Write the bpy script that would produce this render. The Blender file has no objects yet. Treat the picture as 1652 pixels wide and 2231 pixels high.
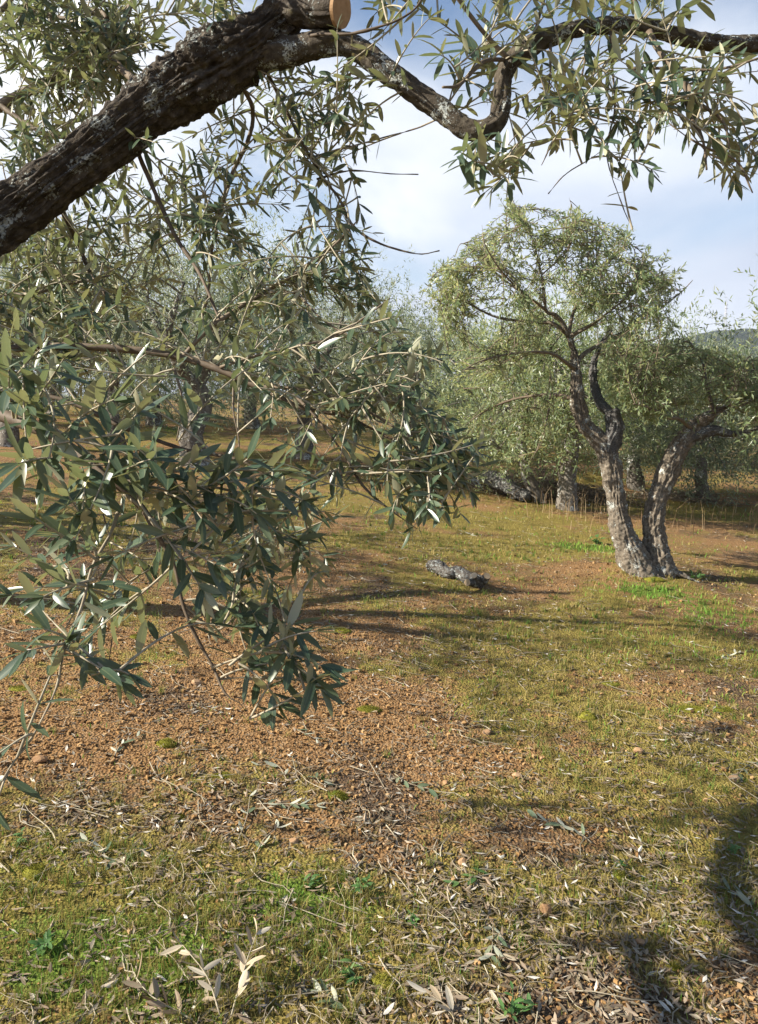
import bpy, math, random
import numpy as np
from mathutils import Vector, Matrix

SC = bpy.context.scene
COL = SC.collection
RNG = np.random.default_rng(7)
random.seed(7)
RAD = math.radians

# ------------------------------------------------------------------ camera
PITCH = RAD(8.3)
CAMZ = 1.6
FPX = 1676.0                       # focal length in pixels of a 1652 x 2231 frame
cam = bpy.data.cameras.new('camera'); cam_o = bpy.data.objects.new('camera', cam); COL.objects.link(cam_o)
cam.sensor_fit = 'VERTICAL'; cam.angle_y = 2*math.atan(1115.5/FPX)
cam.clip_start = 0.05; cam.clip_end = 6000
cam_o.location = (0, 0, CAMZ); cam_o.rotation_euler = (math.pi/2-PITCH, 0, 0)
SC.camera = cam_o

# ------------------------------------------------------------------ light
SUN_EL, SUN_AZ = 34.0, -7.0         # azimuth: degrees beyond "straight left"
sd = Vector((-math.cos(RAD(SUN_AZ))*math.cos(RAD(SUN_EL)), math.sin(RAD(SUN_AZ))*math.cos(RAD(SUN_EL)), math.sin(RAD(SUN_EL))))
sun = bpy.data.lights.new('sun', 'SUN'); sun_o = bpy.data.objects.new('sun', sun); COL.objects.link(sun_o)
sun.energy = 5.0; sun.angle = RAD(0.53); sun.color = (1.0, 0.92, 0.79)
sun_o.location = sd*20; sun_o.rotation_euler = sd.to_track_quat('Z', 'Y').to_euler()

W = bpy.data.worlds.new('World'); SC.world = W; W.use_nodes = True
nt = W.node_tree; nt.nodes.clear()
def N(t, typ, **kw):
    n = t.nodes.new(typ)
    for k, v in kw.items(): setattr(n, k, v)
    return n
def L(t, a, b): t.links.new(a, b)
def math_node(t, op, a, b=None, c=None, clamp=False):
    n = N(t, 'ShaderNodeMath', operation=op); n.use_clamp = clamp
    for i, x in enumerate((a, b, c)):
        if x is None: continue
        if isinstance(x, (int, float)): n.inputs[i].default_value = x
        else: L(t, x, n.inputs[i])
    return n.outputs[0]
def ramp(t, fac, stops, interp='LINEAR'):
    n = N(t, 'ShaderNodeValToRGB'); cr = n.color_ramp; cr.interpolation = interp
    while len(cr.elements) < len(stops): cr.elements.new(0.5)
    for e, (p, c) in zip(cr.elements, stops):
        e.position = p; e.color = (c[0], c[1], c[2], 1) if not isinstance(c, (int, float)) else (c, c, c, 1)
    L(t, fac, n.inputs[0]); return n.outputs[0]
def smooth(t, v, lo, hi):
    n = N(t, 'ShaderNodeMapRange', interpolation_type='SMOOTHSTEP')
    L(t, v, n.inputs[0]); n.inputs[1].default_value = lo; n.inputs[2].default_value = hi
    return n.outputs[0]
def mixc(t, fac, a, b, blend='MIX'):
    n = N(t, 'ShaderNodeMix', data_type='RGBA', blend_type=blend)
    if isinstance(fac, (int, float)): n.inputs[0].default_value = fac
    else: L(t, fac, n.inputs[0])
    for i, x in ((6, a), (7, b)):
        if isinstance(x, tuple): n.inputs[i].default_value = (x[0], x[1], x[2], 1)
        else: L(t, x, n.inputs[i])
    return n.outputs[2]
def noise(t, vec, scale, detail=4, rough=0.55, dist=0.0):
    n = N(t, 'ShaderNodeTexNoise'); n.inputs['Scale'].default_value = scale; n.inputs['Detail'].default_value = detail
    n.inputs['Roughness'].default_value = rough; n.inputs['Distortion'].default_value = dist
    if vec is not None: L(t, vec, n.inputs['Vector'])
    return n.outputs[0]

sky = N(nt, 'ShaderNodeTexSky', sky_type='NISHITA'); sky.sun_disc = False
sky.sun_elevation = RAD(SUN_EL); sky.sun_rotation = RAD(270+SUN_AZ); sky.air_density = 1.0; sky.dust_density = 0.6; sky.ozone_density = 2.0
bg1 = N(nt, 'ShaderNodeBackground'); bg1.inputs[1].default_value = 0.068; L(nt, sky.outputs[0], bg1.inputs[0])
tc = N(nt, 'ShaderNodeTexCoord'); sep = N(nt, 'ShaderNodeSeparateXYZ'); L(nt, tc.outputs['Generated'], sep.inputs[0])
zc = math_node(nt, 'MAXIMUM', sep.outputs[2], 0.0)
den = math_node(nt, 'ADD', zc, 0.28)
cx = math_node(nt, 'DIVIDE', sep.outputs[0], den); cy = math_node(nt, 'DIVIDE', sep.outputs[1], den)
comb = N(nt, 'ShaderNodeCombineXYZ'); L(nt, cx, comb.inputs[0]); L(nt, cy, comb.inputs[1]); comb.inputs[2].default_value = 3.7
cn = noise(nt, comb.outputs[0], 1.1, 9, 0.5, 0.3)
cn2 = noise(nt, comb.outputs[0], 0.85, 5, 0.5, 0.2)
bias = math_node(nt, 'MULTIPLY', math_node(nt, 'SUBTRACT', 0.40, zc), 1.0)     # more cloud towards the horizon
cm = smooth(nt, math_node(nt, 'ADD', cn, bias), 0.46, 0.72)
ccol = ramp(nt, math_node(nt, 'ADD', cn2, math_node(nt, 'MULTIPLY', zc, 0.25)), [(0.36, (0.50, 0.57, 0.71)), (0.54, (0.64, 0.70, 0.81)), (0.72, (0.92, 0.94, 0.97))])
bg2 = N(nt, 'ShaderNodeBackground'); L(nt, ccol, bg2.inputs[0]); bg2.inputs[1].default_value = 0.51
mx = N(nt, 'ShaderNodeMixShader'); L(nt, cm, mx.inputs[0]); L(nt, bg1.outputs[0], mx.inputs[1]); L(nt, bg2.outputs[0], mx.inputs[2])
wo = N(nt, 'ShaderNodeOutputWorld'); L(nt, mx.outputs[0], wo.inputs[0])

SC.view_settings.view_transform = 'Standard'; SC.view_settings.look = 'None'
SC.view_settings.exposure = 1.32; SC.view_settings.gamma = 1.0
SC.render.engine = 'CYCLES'
SC.cycles.max_bounces = 6; SC.cycles.diffuse_bounces = 3; SC.cycles.transmission_bounces = 4; SC.cycles.volume_bounces = 0
SC.cycles.use_denoising = True; SC.cycles.denoiser = 'OPENIMAGEDENOISE'; SC.cycles.denoising_input_passes = 'RGB_ALBEDO_NORMAL'; SC.cycles.denoising_prefilter = 'ACCURATE'

# ------------------------------------------------------------------ numeric helpers
def hash3(ix, iy, iz, seed):
    h = (ix*374761393+iy*668265263+iz*2147483647+seed*1442695041) & 0xffffffff
    h = ((h ^ (h >> 13))*1274126177) & 0xffffffff
    h = ((h ^ (h >> 16))*2246822519) & 0xffffffff
    return ((h ^ (h >> 15)) & 0xffffff)/float(0xffffff)
def vnoise(p, seed=0):
    p = np.asarray(p, float); i = np.floor(p).astype(np.int64); f = p-i; u = f*f*(3-2*f)
    r = 0
    for dx in (0, 1):
        for dy in (0, 1):
            for dz in (0, 1):
                w = (u[..., 0] if dx else 1-u[..., 0])*(u[..., 1] if dy else 1-u[..., 1])*(u[..., 2] if dz else 1-u[..., 2])
                r = r+w*hash3(i[..., 0]+dx, i[..., 1]+dy, i[..., 2]+dz, seed)
    return r
def fbm(p, oct=4, seed=0, gain=0.5):
    s = 0; a = 1; t = 0; p = np.asarray(p, float)
    for o in range(oct):
        s = s+a*vnoise(p, seed+o*17); t += a; a *= gain; p = p*2.03
    return s/t
def fbm2(x, y, sc, oct=4, seed=0):
    return fbm(np.stack([np.asarray(x)*sc, np.asarray(y)*sc, np.zeros_like(np.asarray(x, float))+0.37], -1), oct, seed)
def norm(v): return v/np.maximum(np.linalg.norm(v, axis=-1, keepdims=True), 1e-9)

FWD = np.array([0, math.cos(PITCH), -math.sin(PITCH)]); UPV = np.array([0, math.sin(PITCH), math.cos(PITCH)]); RGT = np.array([1., 0, 0])
CAM = np.array([0, 0, CAMZ])
def P(u, v, d):
    return CAM+d*(FWD+RGT*(u-826)/FPX+UPV*(1115.5-v)/FPX)
def project(p):
    q = np.asarray(p)-CAM; d = q@FWD
    return 826+FPX*(q@RGT)/d, 1115.5-FPX*(q@UPV)/d, d

def height(x, y):
    x = np.asarray(x, float); y = np.asarray(y, float)
    xe = 18*np.tanh(x/18); ye = 11*np.tanh(np.maximum(y-2.5, 0)/11)
    h = -0.08*xe+0.038*ye
    h = h+0.10*(fbm2(x, y, 0.45, 3, 5)-0.5)*np.clip(np.hypot(x, y)/3, 0.2, 1)+0.035*(fbm2(x, y, 2.2, 3, 9)-0.5)
    # the raised foot of the two-stemmed tree and a low earth bank behind it
    h = h+0.10*np.exp(-(((x-2.42)/0.7)**2+((y-7.15)/0.6)**2))
    h = h+0.35*np.exp(-(((x-3.6)/1.2)**2+((y-14.6)/0.7)**2))
    h = h-0.0006*np.maximum(np.hypot(x, y)-60, 0)*0
    return h
def G(u, v):
    """where the sight line through a pixel meets the ground"""
    d = FWD+RGT*(u-826)/FPX+UPV*(1115.5-v)/FPX
    t = 0.5*1.008**np.arange(700)
    for k in (0, 1):
        p = CAM+d*t[:, None]; below = np.nonzero(p[:, 2] <= height(p[:, 0], p[:, 1]))[0]; q = below[0] if len(below) else len(t)-1
        if k == 0: t = np.linspace(t[max(0, q-1)], t[q], 40)
    return p[q]
def on(x, y, dz=0.0): return np.array([x, y, float(height(x, y))+dz])

# ------------------------------------------------------------------ mesh helpers
def mesh_np(name, verts, faces, attrs=None, smooth_shade=True, mats=()):
    """faces: (n,3) or (n,4) int array, or list of such arrays"""
    me = bpy.data.meshes.new(name)
    verts = np.asarray(verts, np.float32).reshape(-1, 3)
    fl = faces if isinstance(faces, list) else [faces]
    fl = [np.asarray(f, np.int32) for f in fl if len(f)]
    me.vertices.add(len(verts)); me.vertices.foreach_set('co', verts.ravel())
    loops = np.concatenate([f.ravel() for f in fl]); sizes = np.concatenate([np.full(len(f), f.shape[1], np.int32) for f in fl])
    me.loops.add(len(loops)); me.loops.foreach_set('vertex_index', loops)
    me.polygons.add(len(sizes)); st = np.concatenate([[0], np.cumsum(sizes)[:-1]]).astype(np.int32)
    me.polygons.foreach_set('loop_start', st); me.polygons.foreach_set('loop_total', sizes)
    me.polygons.foreach_set('use_smooth', np.full(len(sizes), smooth_shade))
    me.update(calc_edges=True)
    for k, a in (attrs or {}).items():
        a = np.asarray(a, np.float32)
        if a.ndim == 1:
            at = me.attributes.new(k, 'FLOAT', 'POINT'); at.data.foreach_set('value', a)
        else:
            at = me.attributes.new(k, 'FLOAT_VECTOR', 'POINT'); at.data.foreach_set('vector', a.ravel())
    for m in mats: me.materials.append(m)
    return me
def obj(name, me, parent=None, mat=None, kind=None):
    o = bpy.data.objects.new(name, me); COL.objects.link(o)
    if mat is not None and me is not None and not me.materials: me.materials.append(mat)
    if parent is not None: o.parent = parent
    if kind: o['kind'] = kind
    return o
def thing(name, label, cat, loc=(0, 0, 0), group=None, me=None, mat=None):
    o = obj(name, me, None, mat); o.location = tuple(float(c) for c in loc)
    o['label'] = label; o['category'] = cat
    if group: o['group'] = group
    return o
class MB:
    """collects vertex blocks"""
    def __init__(s): s.v = []; s.f = {}; s.n = 0; s.a = []
    def add(s, v, f, a=None):
        v = np.asarray(v, float).reshape(-1, 3); f = np.asarray(f)
        s.v.append(v); s.f.setdefault(f.shape[1], []).append(f+s.n); s.n += len(v)
        if a is not None: s.a.append(np.asarray(a, float).reshape(len(v), -1))
    def build(s, name, mat=None, attr=None, origin=(0, 0, 0), smooth_shade=True):
        at = {attr: np.concatenate(s.a)} if attr and s.a else None
        if at and at[attr].shape[1] == 1: at[attr] = at[attr][:, 0]
        return mesh_np(name, np.concatenate(s.v)-np.asarray(origin), [np.concatenate(x) for x in s.f.values()], at, smooth_shade, [mat] if mat else [])

def resample(pts, n=None, step=None):
    """Catmull-Rom through pts (any columns; first three are xyz)"""
    pts = np.asarray(pts, float)
    if len(pts) == 2: pts = np.stack([pts[0], (pts[0]+pts[1])/2, pts[1]])
    q = np.concatenate([[2*pts[0]-pts[1]], pts, [2*pts[-1]-pts[-2]]])
    out = []
    for i in range(1, len(q)-2):
        p0, p1, p2, p3 = q[i-1:i+3]
        t = np.linspace(0, 1, 24, endpoint=False)[:, None]
        out.append(0.5*((2*p1)+(-p0+p2)*t+(2*p0-5*p1+4*p2-p3)*t**2+(-p0+3*p1-3*p2+p3)*t**3))
    c = np.concatenate(out+[pts[-1:]])
    s = np.concatenate([[0], np.cumsum(np.linalg.norm(np.diff(c[:, :3], axis=0), axis=1))])
    if n is None: n = max(3, int(math.ceil(s[-1]/step))+1)
    t = np.linspace(0, s[-1], n)
    return np.stack([np.interp(t, s, c[:, k]) for k in range(c.shape[1])], 1)
def frames(c):
    t = norm(np.gradient(c, axis=0)); a = np.array([0, 0, 1.]) if abs(t[0, 2]) < 0.9 else np.array([1., 0, 0])
    u = [norm(np.cross(t[0], a))]
    for k in range(1, len(c)):
        x = u[-1]-t[k]*np.dot(u[-1], t[k]); u.append(norm(x))
    u = np.array(u); return t, u, np.cross(t, u)
def tube(c, r, ns=8, cap=True, disp=None):
    """c (n,3), r (n,) -> verts, quads; disp(s, theta, pts) adds to the radius"""
    c = np.asarray(c, float); r = np.asarray(r, float); n = len(c)
    t, u, w = frames(c); th = np.linspace(0, 2*math.pi, ns, endpoint=False)
    dirs = u[:, None]*np.cos(th)[None, :, None]+w[:, None]*np.sin(th)[None, :, None]
    s = np.concatenate([[0], np.cumsum(np.linalg.norm(np.diff(c, axis=0), axis=1))])
    rr = np.repeat(r[:, None], ns, 1)
    if disp is not None: rr = rr+disp(np.repeat(s[:, None], ns, 1), np.repeat(th[None], n, 0), c[:, None]+dirs*rr[..., None], rr)
    v = (c[:, None]+dirs*rr[..., None]).reshape(-1, 3)
    i = np.arange(n-1)[:, None]*ns; j = np.arange(ns)[None]; j2 = (j+1) % ns
    f = np.stack([i+j, i+j2, i+ns+j2, i+ns+j], -1).reshape(-1, 4)
    if cap:
        v = np.concatenate([v, [c[0], c[-1]]]); k0, k1 = n*ns, n*ns+1; b = (n-1)*ns
        jj = np.arange(ns); j3 = (jj+1) % ns
        f = np.concatenate([f, np.stack([np.full(ns, k0), j3, jj, np.full(ns, k0)], 1)[:0]]) if False else f
        tri = np.concatenate([np.stack([np.full(ns, k0), j3, jj], 1), np.stack([np.full(ns, k1), b+jj, b+j3], 1)])
        return v, f, tri
    return v, f, np.zeros((0, 3), int)
def bark_disp(amp, seed, lump=0.5, fr=9.0, fl=7.0):
    def d(s, th, p, rr):
        q = np.stack([s*fl, np.cos(th)*rr*fr*6, np.sin(th)*rr*fr*6], -1)
        q = q+0.5*(fbm(q*0.7, 2, seed+3)[..., None]-0.5)
        a = fbm(q, 4, seed); ridge = 1-np.abs(2*a-1)*2.2
        b = fbm(p*9, 3, seed+50)-0.5
        c = fbm(p*70, 2, seed+80)-0.5
        e = fbm(q*2.3, 3, seed+9); r2 = np.clip(1-np.abs(2*e-1)*3.0, 0, 1)
        return -amp*np.clip(ridge, 0, 1)**1.3-amp*.55*r2+amp*1.4*b*lump*2+amp*0.7*c
    return d
def bark_tube(pts, step, ns, amp, seed, lump=0.5, cap=True, fr=9.0, fl=7.0, extra=None):
    c = resample(pts, step=step); d0 = bark_disp(amp, seed, lump, fr, fl)
    d = d0 if extra is None else (lambda s, th, p, rr: d0(s, th, p, rr)+extra(s, th, p, rr))
    return tube(c[:, :3], c[:, 3], ns, cap, d)

# ------------------------------------------------------------------ materials
def new_mat(name):
    m = bpy.data.materials.new(name); m.use_nodes = True; t = m.node_tree; t.nodes.clear()
    o = N(t, 'ShaderNodeOutputMaterial'); return m, t, o
def principled(t, col, rough=0.8, spec=0.3, nrm=None):
    b = N(t, 'ShaderNodeBsdfPrincipled')
    if isinstance(col, tuple): b.inputs['Base Color'].default_value = (*col, 1)
    else: L(t, col, b.inputs['Base Color'])
    if isinstance(rough, (int, float)): b.inputs['Roughness'].default_value = rough
    else: L(t, rough, b.inputs['Roughness'])
    b.inputs['Specular IOR Level'].default_value = spec
    if nrm is not None: L(t, nrm, b.inputs['Normal'])
    return b
def bump(t, h, strength=0.5, dist=0.01):
    n = N(t, 'ShaderNodeBump'); n.inputs['Strength'].default_value = strength; n.inputs['Distance'].default_value = dist
    L(t, h, n.inputs['Height']); return n.outputs[0]
def rnd_of(t):
    """attribute lc = (along, across, random); objects that share a mesh add their own random"""
    a = N(t, 'ShaderNodeAttribute', attribute_name='lc'); s = N(t, 'ShaderNodeSeparateXYZ'); L(t, a.outputs['Vector'], s.inputs[0])
    oi = N(t, 'ShaderNodeObjectInfo')
    r = math_node(t, 'FRACT', math_node(t, 'ADD', s.outputs[2], oi.outputs['Random']))
    return s.outputs[0], s.outputs[1], r

def leaf_material(name, top, under, trans, tw=0.28, rough=0.36):
    m, t, o = new_mat(name)
    al, ac, r = rnd_of(t)
    ctop = ramp(t, r, top); cund = ramp(t, r, under)
    rib = smooth(t, math_node(t, 'ABSOLUTE', ac), 0.16, 0.04)
    ctop = mixc(t, math_node(t, 'MULTIPLY', rib, 0.55), ctop, (0.16, 0.19, 0.10))
    cund = mixc(t, math_node(t, 'MULTIPLY', rib, 0.5), cund, (0.42, 0.40, 0.25))
    g = N(t, 'ShaderNodeNewGeometry')
    tcn = N(t, 'ShaderNodeTexCoord')
    geo_p = N(t, 'ShaderNodeNewGeometry'); mot = noise(t, geo_p.outputs['Position'], 160, 3, 0.7)
    ctop = mixc(t, math_node(t, 'MULTIPLY', mot, 0.35), ctop, (0.10, 0.13, 0.085))
    ctop = mixc(t, math_node(t, 'MULTIPLY', smooth(t, mot, 0.66, 0.72), 0.5), ctop, (0.06, 0.045, 0.02))
    c = mixc(t, g.outputs['Backfacing'], ctop, cund)
    ro = math_node(t, 'ADD', math_node(t, 'MULTIPLY', g.outputs['Backfacing'], 0.25), rough)
    b = principled(t, c, ro, 0.5)
    tr = N(t, 'ShaderNodeBsdfTranslucent'); L(t, ramp(t, r, trans), tr.inputs[0])
    mxs = N(t, 'ShaderNodeMixShader'); mxs.inputs[0].default_value = tw
    L(t, b.outputs[0], mxs.inputs[1]); L(t, tr.outputs[0], mxs.inputs[2]); L(t, mxs.outputs[0], o.inputs[0])
    return m
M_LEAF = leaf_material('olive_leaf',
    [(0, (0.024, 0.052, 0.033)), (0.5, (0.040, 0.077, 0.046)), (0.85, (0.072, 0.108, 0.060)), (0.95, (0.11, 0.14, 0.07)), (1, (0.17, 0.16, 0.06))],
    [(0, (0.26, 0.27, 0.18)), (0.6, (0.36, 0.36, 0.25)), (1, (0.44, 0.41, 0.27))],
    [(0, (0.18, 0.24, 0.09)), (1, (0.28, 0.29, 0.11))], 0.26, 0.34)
M_LEAF_MID = leaf_material('olive_leaf_sunlit_tint',  # paler copy of the olive leaf, sunlit brightness put into its colour
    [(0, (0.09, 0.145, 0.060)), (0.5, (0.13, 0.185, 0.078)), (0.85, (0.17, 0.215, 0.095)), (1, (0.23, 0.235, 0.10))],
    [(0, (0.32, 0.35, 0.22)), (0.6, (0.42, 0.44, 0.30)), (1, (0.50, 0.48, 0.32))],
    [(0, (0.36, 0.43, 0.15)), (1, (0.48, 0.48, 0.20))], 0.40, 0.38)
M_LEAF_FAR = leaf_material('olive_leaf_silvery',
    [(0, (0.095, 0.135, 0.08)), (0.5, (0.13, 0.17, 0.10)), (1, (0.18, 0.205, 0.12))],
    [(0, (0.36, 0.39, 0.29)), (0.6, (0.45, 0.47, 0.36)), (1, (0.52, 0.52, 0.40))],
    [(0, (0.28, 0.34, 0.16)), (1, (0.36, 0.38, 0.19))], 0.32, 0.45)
M_LEAF_DRY = leaf_material('dry_leaf',
    [(0, (0.075, 0.045, 0.026)), (0.35, (0.155, 0.10, 0.06)), (0.75, (0.24, 0.175, 0.115)), (0.95, (0.36, 0.29, 0.21)), (1, (0.62, 0.59, 0.52))],
    [(0, (0.11, 0.07, 0.042)), (0.4, (0.21, 0.145, 0.095)), (0.85, (0.31, 0.24, 0.175)), (1, (0.66, 0.64, 0.58))],
    [(0, (0.2, 0.12, 0.06)), (1, (0.3, 0.22, 0.12))], 0.10, 0.55)
M_LEAF_CUT = leaf_material('cut_sprig_leaf',
    [(0, (0.06, 0.10, 0.05)), (0.6, (0.12, 0.16, 0.085)), (1, (0.22, 0.24, 0.15))],
    [(0, (0.28, 0.30, 0.23)), (0.6, (0.38, 0.40, 0.31)), (1, (0.5, 0.5, 0.40))],
    [(0, (0.2, 0.24, 0.09)), (1, (0.3, 0.3, 0.12))], 0.18, 0.45)
M_LEAF_PALE = leaf_material('withered_leaf',
    [(0, (0.42, 0.31, 0.20)), (0.5, (0.58, 0.47, 0.33)), (1, (0.72, 0.64, 0.50))],
    [(0, (0.42, 0.33, 0.23)), (0.5, (0.55, 0.46, 0.34)), (1, (0.70, 0.63, 0.50))],
    [(0, (0.35, 0.22, 0.12)), (1, (0.45, 0.34, 0.2))], 0.2, 0.5)
M_WEED = leaf_material('weed_leaf',
    [(0, (0.045, 0.13, 0.025)), (0.6, (0.07, 0.19, 0.035)), (1, (0.12, 0.24, 0.05))],
    [(0, (0.08, 0.18, 0.05)), (1, (0.13, 0.24, 0.07))],
    [(0, (0.14, 0.30, 0.05)), (1, (0.2, 0.34, 0.06))], 0.3, 0.5)

def bark_material(name, dark, mid, pale, lichen, lich_amt, scale=1.0, warm=None):
    m, t, o = new_mat(name)
    tcn = N(t, 'ShaderNodeTexCoord'); v = tcn.outputs['Object']
    n1 = noise(t, v, 26*scale, 6, 0.6, 0.3); n2 = noise(t, v, 150*scale, 4, 0.6)
    c = ramp(t, n1, [(0.30, dark), (0.52, mid), (0.72, pale)])
    c = mixc(t, math_node(t, 'MULTIPLY', n2, 0.5), c, tuple(x*0.55 for x in mid))
    l1 = noise(t, v, 7.5*scale, 7, 0.68, 0.4); l2 = noise(t, v, 75*scale, 3, 0.6)
    lm = smooth(t, math_node(t, 'ADD', l1, math_node(t, 'MULTIPLY', math_node(t, 'SUBTRACT', l2, 0.5), 0.55)), lich_amt, lich_amt+0.06)
    lc = ramp(t, noise(t, v, 45*scale, 3), [(0.3, lichen), (0.7, tuple(min(0.8, x*1.45) for x in lichen))])
    c = mixc(t, lm, c, lc)
    if warm:
        wm = smooth(t, noise(t, v, 11*scale, 4, 0.6), 0.60, 0.70); c = mixc(t, math_node(t, 'MULTIPLY', wm, 0.7), c, warm)
    h = math_node(t, 'ADD', math_node(t, 'MULTIPLY', n1, 1.0), math_node(t, 'ADD', math_node(t, 'MULTIPLY', n2, 0.5), math_node(t, 'MULTIPLY', lm, 0.35)))
    b = principled(t, c, 0.9, 0.15, bump(t, h, 0.9, 0.012/scale)); L(t, b.outputs[0], o.inputs[0]); return m
M_BARK = bark_material('olive_bark', (0.022, 0.018, 0.015), (0.068, 0.056, 0.044), (0.16, 0.138, 0.112), (0.25, 0.265, 0.25), 0.565, 1.7, (0.10, 0.085, 0.045))
M_BARK_BR = bark_material('olive_branch_bark', (0.036, 0.029, 0.022), (0.085, 0.070, 0.052), (0.15, 0.13, 0.10), (0.33, 0.35, 0.33), 0.56, 3.0, (0.15, 0.125, 0.03))
M_BARK_MID = bark_material('olive_trunk_bark', (0.065, 0.053, 0.040), (0.18, 0.150, 0.115), (0.32, 0.275, 0.215), (0.38, 0.395, 0.365), 0.575, 1.5)
M_BARK_DARK = bark_material('lichened_stub_bark', (0.045, 0.042, 0.04), (0.10, 0.095, 0.09), (0.18, 0.17, 0.16), (0.30, 0.32, 0.30), 0.58, 2.4)
M_BARK_LOG = bark_material('lichened_log_bark', (0.035, 0.030, 0.026), (0.10, 0.088, 0.075), (0.18, 0.165, 0.15), (0.27, 0.29, 0.275), 0.54, 5.5)
M_BARK_FAR = bark_material('far_trunk_bark', (0.09, 0.08, 0.065), (0.18, 0.16, 0.135), (0.28, 0.26, 0.23), (0.42, 0.43, 0.41), 0.55, 0.5)
def plain_mat(name, stops, scale, rough=0.8, spec=0.25, bd=0.002, attr=False):
    m, t, o = new_mat(name); tcn = N(t, 'ShaderNodeTexCoord')
    n1 = noise(t, tcn.outputs['Object'], scale, 5, 0.6); oi = N(t, 'ShaderNodeObjectInfo')
    f = math_node(t, 'ADD', math_node(t, 'MULTIPLY', n1, 0.7), math_node(t, 'MULTIPLY', oi.outputs['Random'], 0.3))
    if attr:
        _, _, r = rnd_of(t); f = math_node(t, 'ADD', math_node(t, 'MULTIPLY', n1, 0.35), math_node(t, 'MULTIPLY', r, 0.65))
    b = principled(t, ramp(t, f, stops), rough, spec, bump(t, n1, 0.6, bd)); L(t, b.outputs[0], o.inputs[0]); return m
M_TWIG = plain_mat('twig_bark', [(0.25, (0.06, 0.042, 0.028)), (0.55, (0.135, 0.102, 0.07)), (0.8, (0.22, 0.18, 0.13))], 45, 0.7)
M_TWIG_PALE = plain_mat('young_twig_bark', [(0.25, (0.18, 0.14, 0.095)), (0.55, (0.30, 0.26, 0.185)), (0.8, (0.42, 0.39, 0.29))], 60, 0.65)
M_SAWN = plain_mat('sawn_wood', [(0.25, (0.17, 0.088, 0.04)), (0.5, (0.30, 0.17, 0.08)), (0.8, (0.44, 0.28, 0.15))], 60, 0.8)
M_SAWN_PALE = plain_mat('fresh_sawn_wood', [(0.25, (0.34, 0.24, 0.14)), (0.5, (0.50, 0.38, 0.24)), (0.8, (0.62, 0.50, 0.35))], 30, 0.8)
M_STONE = plain_mat('stone', [(0.2, (0.20, 0.11, 0.055)), (0.5, (0.34, 0.21, 0.115)), (0.8, (0.44, 0.31, 0.19))], 30, 0.9, 0.15, 0.004)
M_GRAVEL = plain_mat('soil_crumb', [(0.15, (0.10, 0.058, 0.028)), (0.4, (0.22, 0.125, 0.053)), (0.7, (0.36, 0.215, 0.09)), (0.95, (0.48, 0.36, 0.21))], 40, 0.95, 0.1, 0.002, True)
M_MOSS = plain_mat('moss', [(0.2, (0.09, 0.085, 0.012)), (0.5, (0.17, 0.165, 0.022)), (0.85, (0.28, 0.265, 0.05))], 140, 0.95, 0.1, 0.008)
def blade_material(name, stops):
    m, t, o = new_mat(name); al, ac, r = rnd_of(t)
    c = ramp(t, r, stops); b = principled(t, c, 0.6, 0.3)
    tr = N(t, 'ShaderNodeBsdfTranslucent'); L(t, c, tr.inputs[0]); mxs = N(t, 'ShaderNodeMixShader'); mxs.inputs[0].default_value = 0.3
    L(t, b.outputs[0], mxs.inputs[1]); L(t, tr.outputs[0], mxs.inputs[2]); L(t, mxs.outputs[0], o.inputs[0]); return m
M_GRASS = blade_material('short_grass', [(0, (0.21, 0.18, 0.042)), (0.35, (0.31, 0.255, 0.075)), (0.6, (0.40, 0.31, 0.13)), (0.80, (0.22, 0.23, 0.055)), (0.93, (0.12, 0.21, 0.035)), (1, (0.09, 0.19, 0.03))])
M_GRASS_GREEN = blade_material('green_grass', [(0, (0.10, 0.24, 0.03)), (0.6, (0.17, 0.32, 0.04)), (1, (0.30, 0.38, 0.07))])
M_STRAW = blade_material('dry_stalks', [(0, (0.24, 0.15, 0.08)), (0.6, (0.36, 0.25, 0.14)), (1, (0.48, 0.37, 0.22))])

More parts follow.
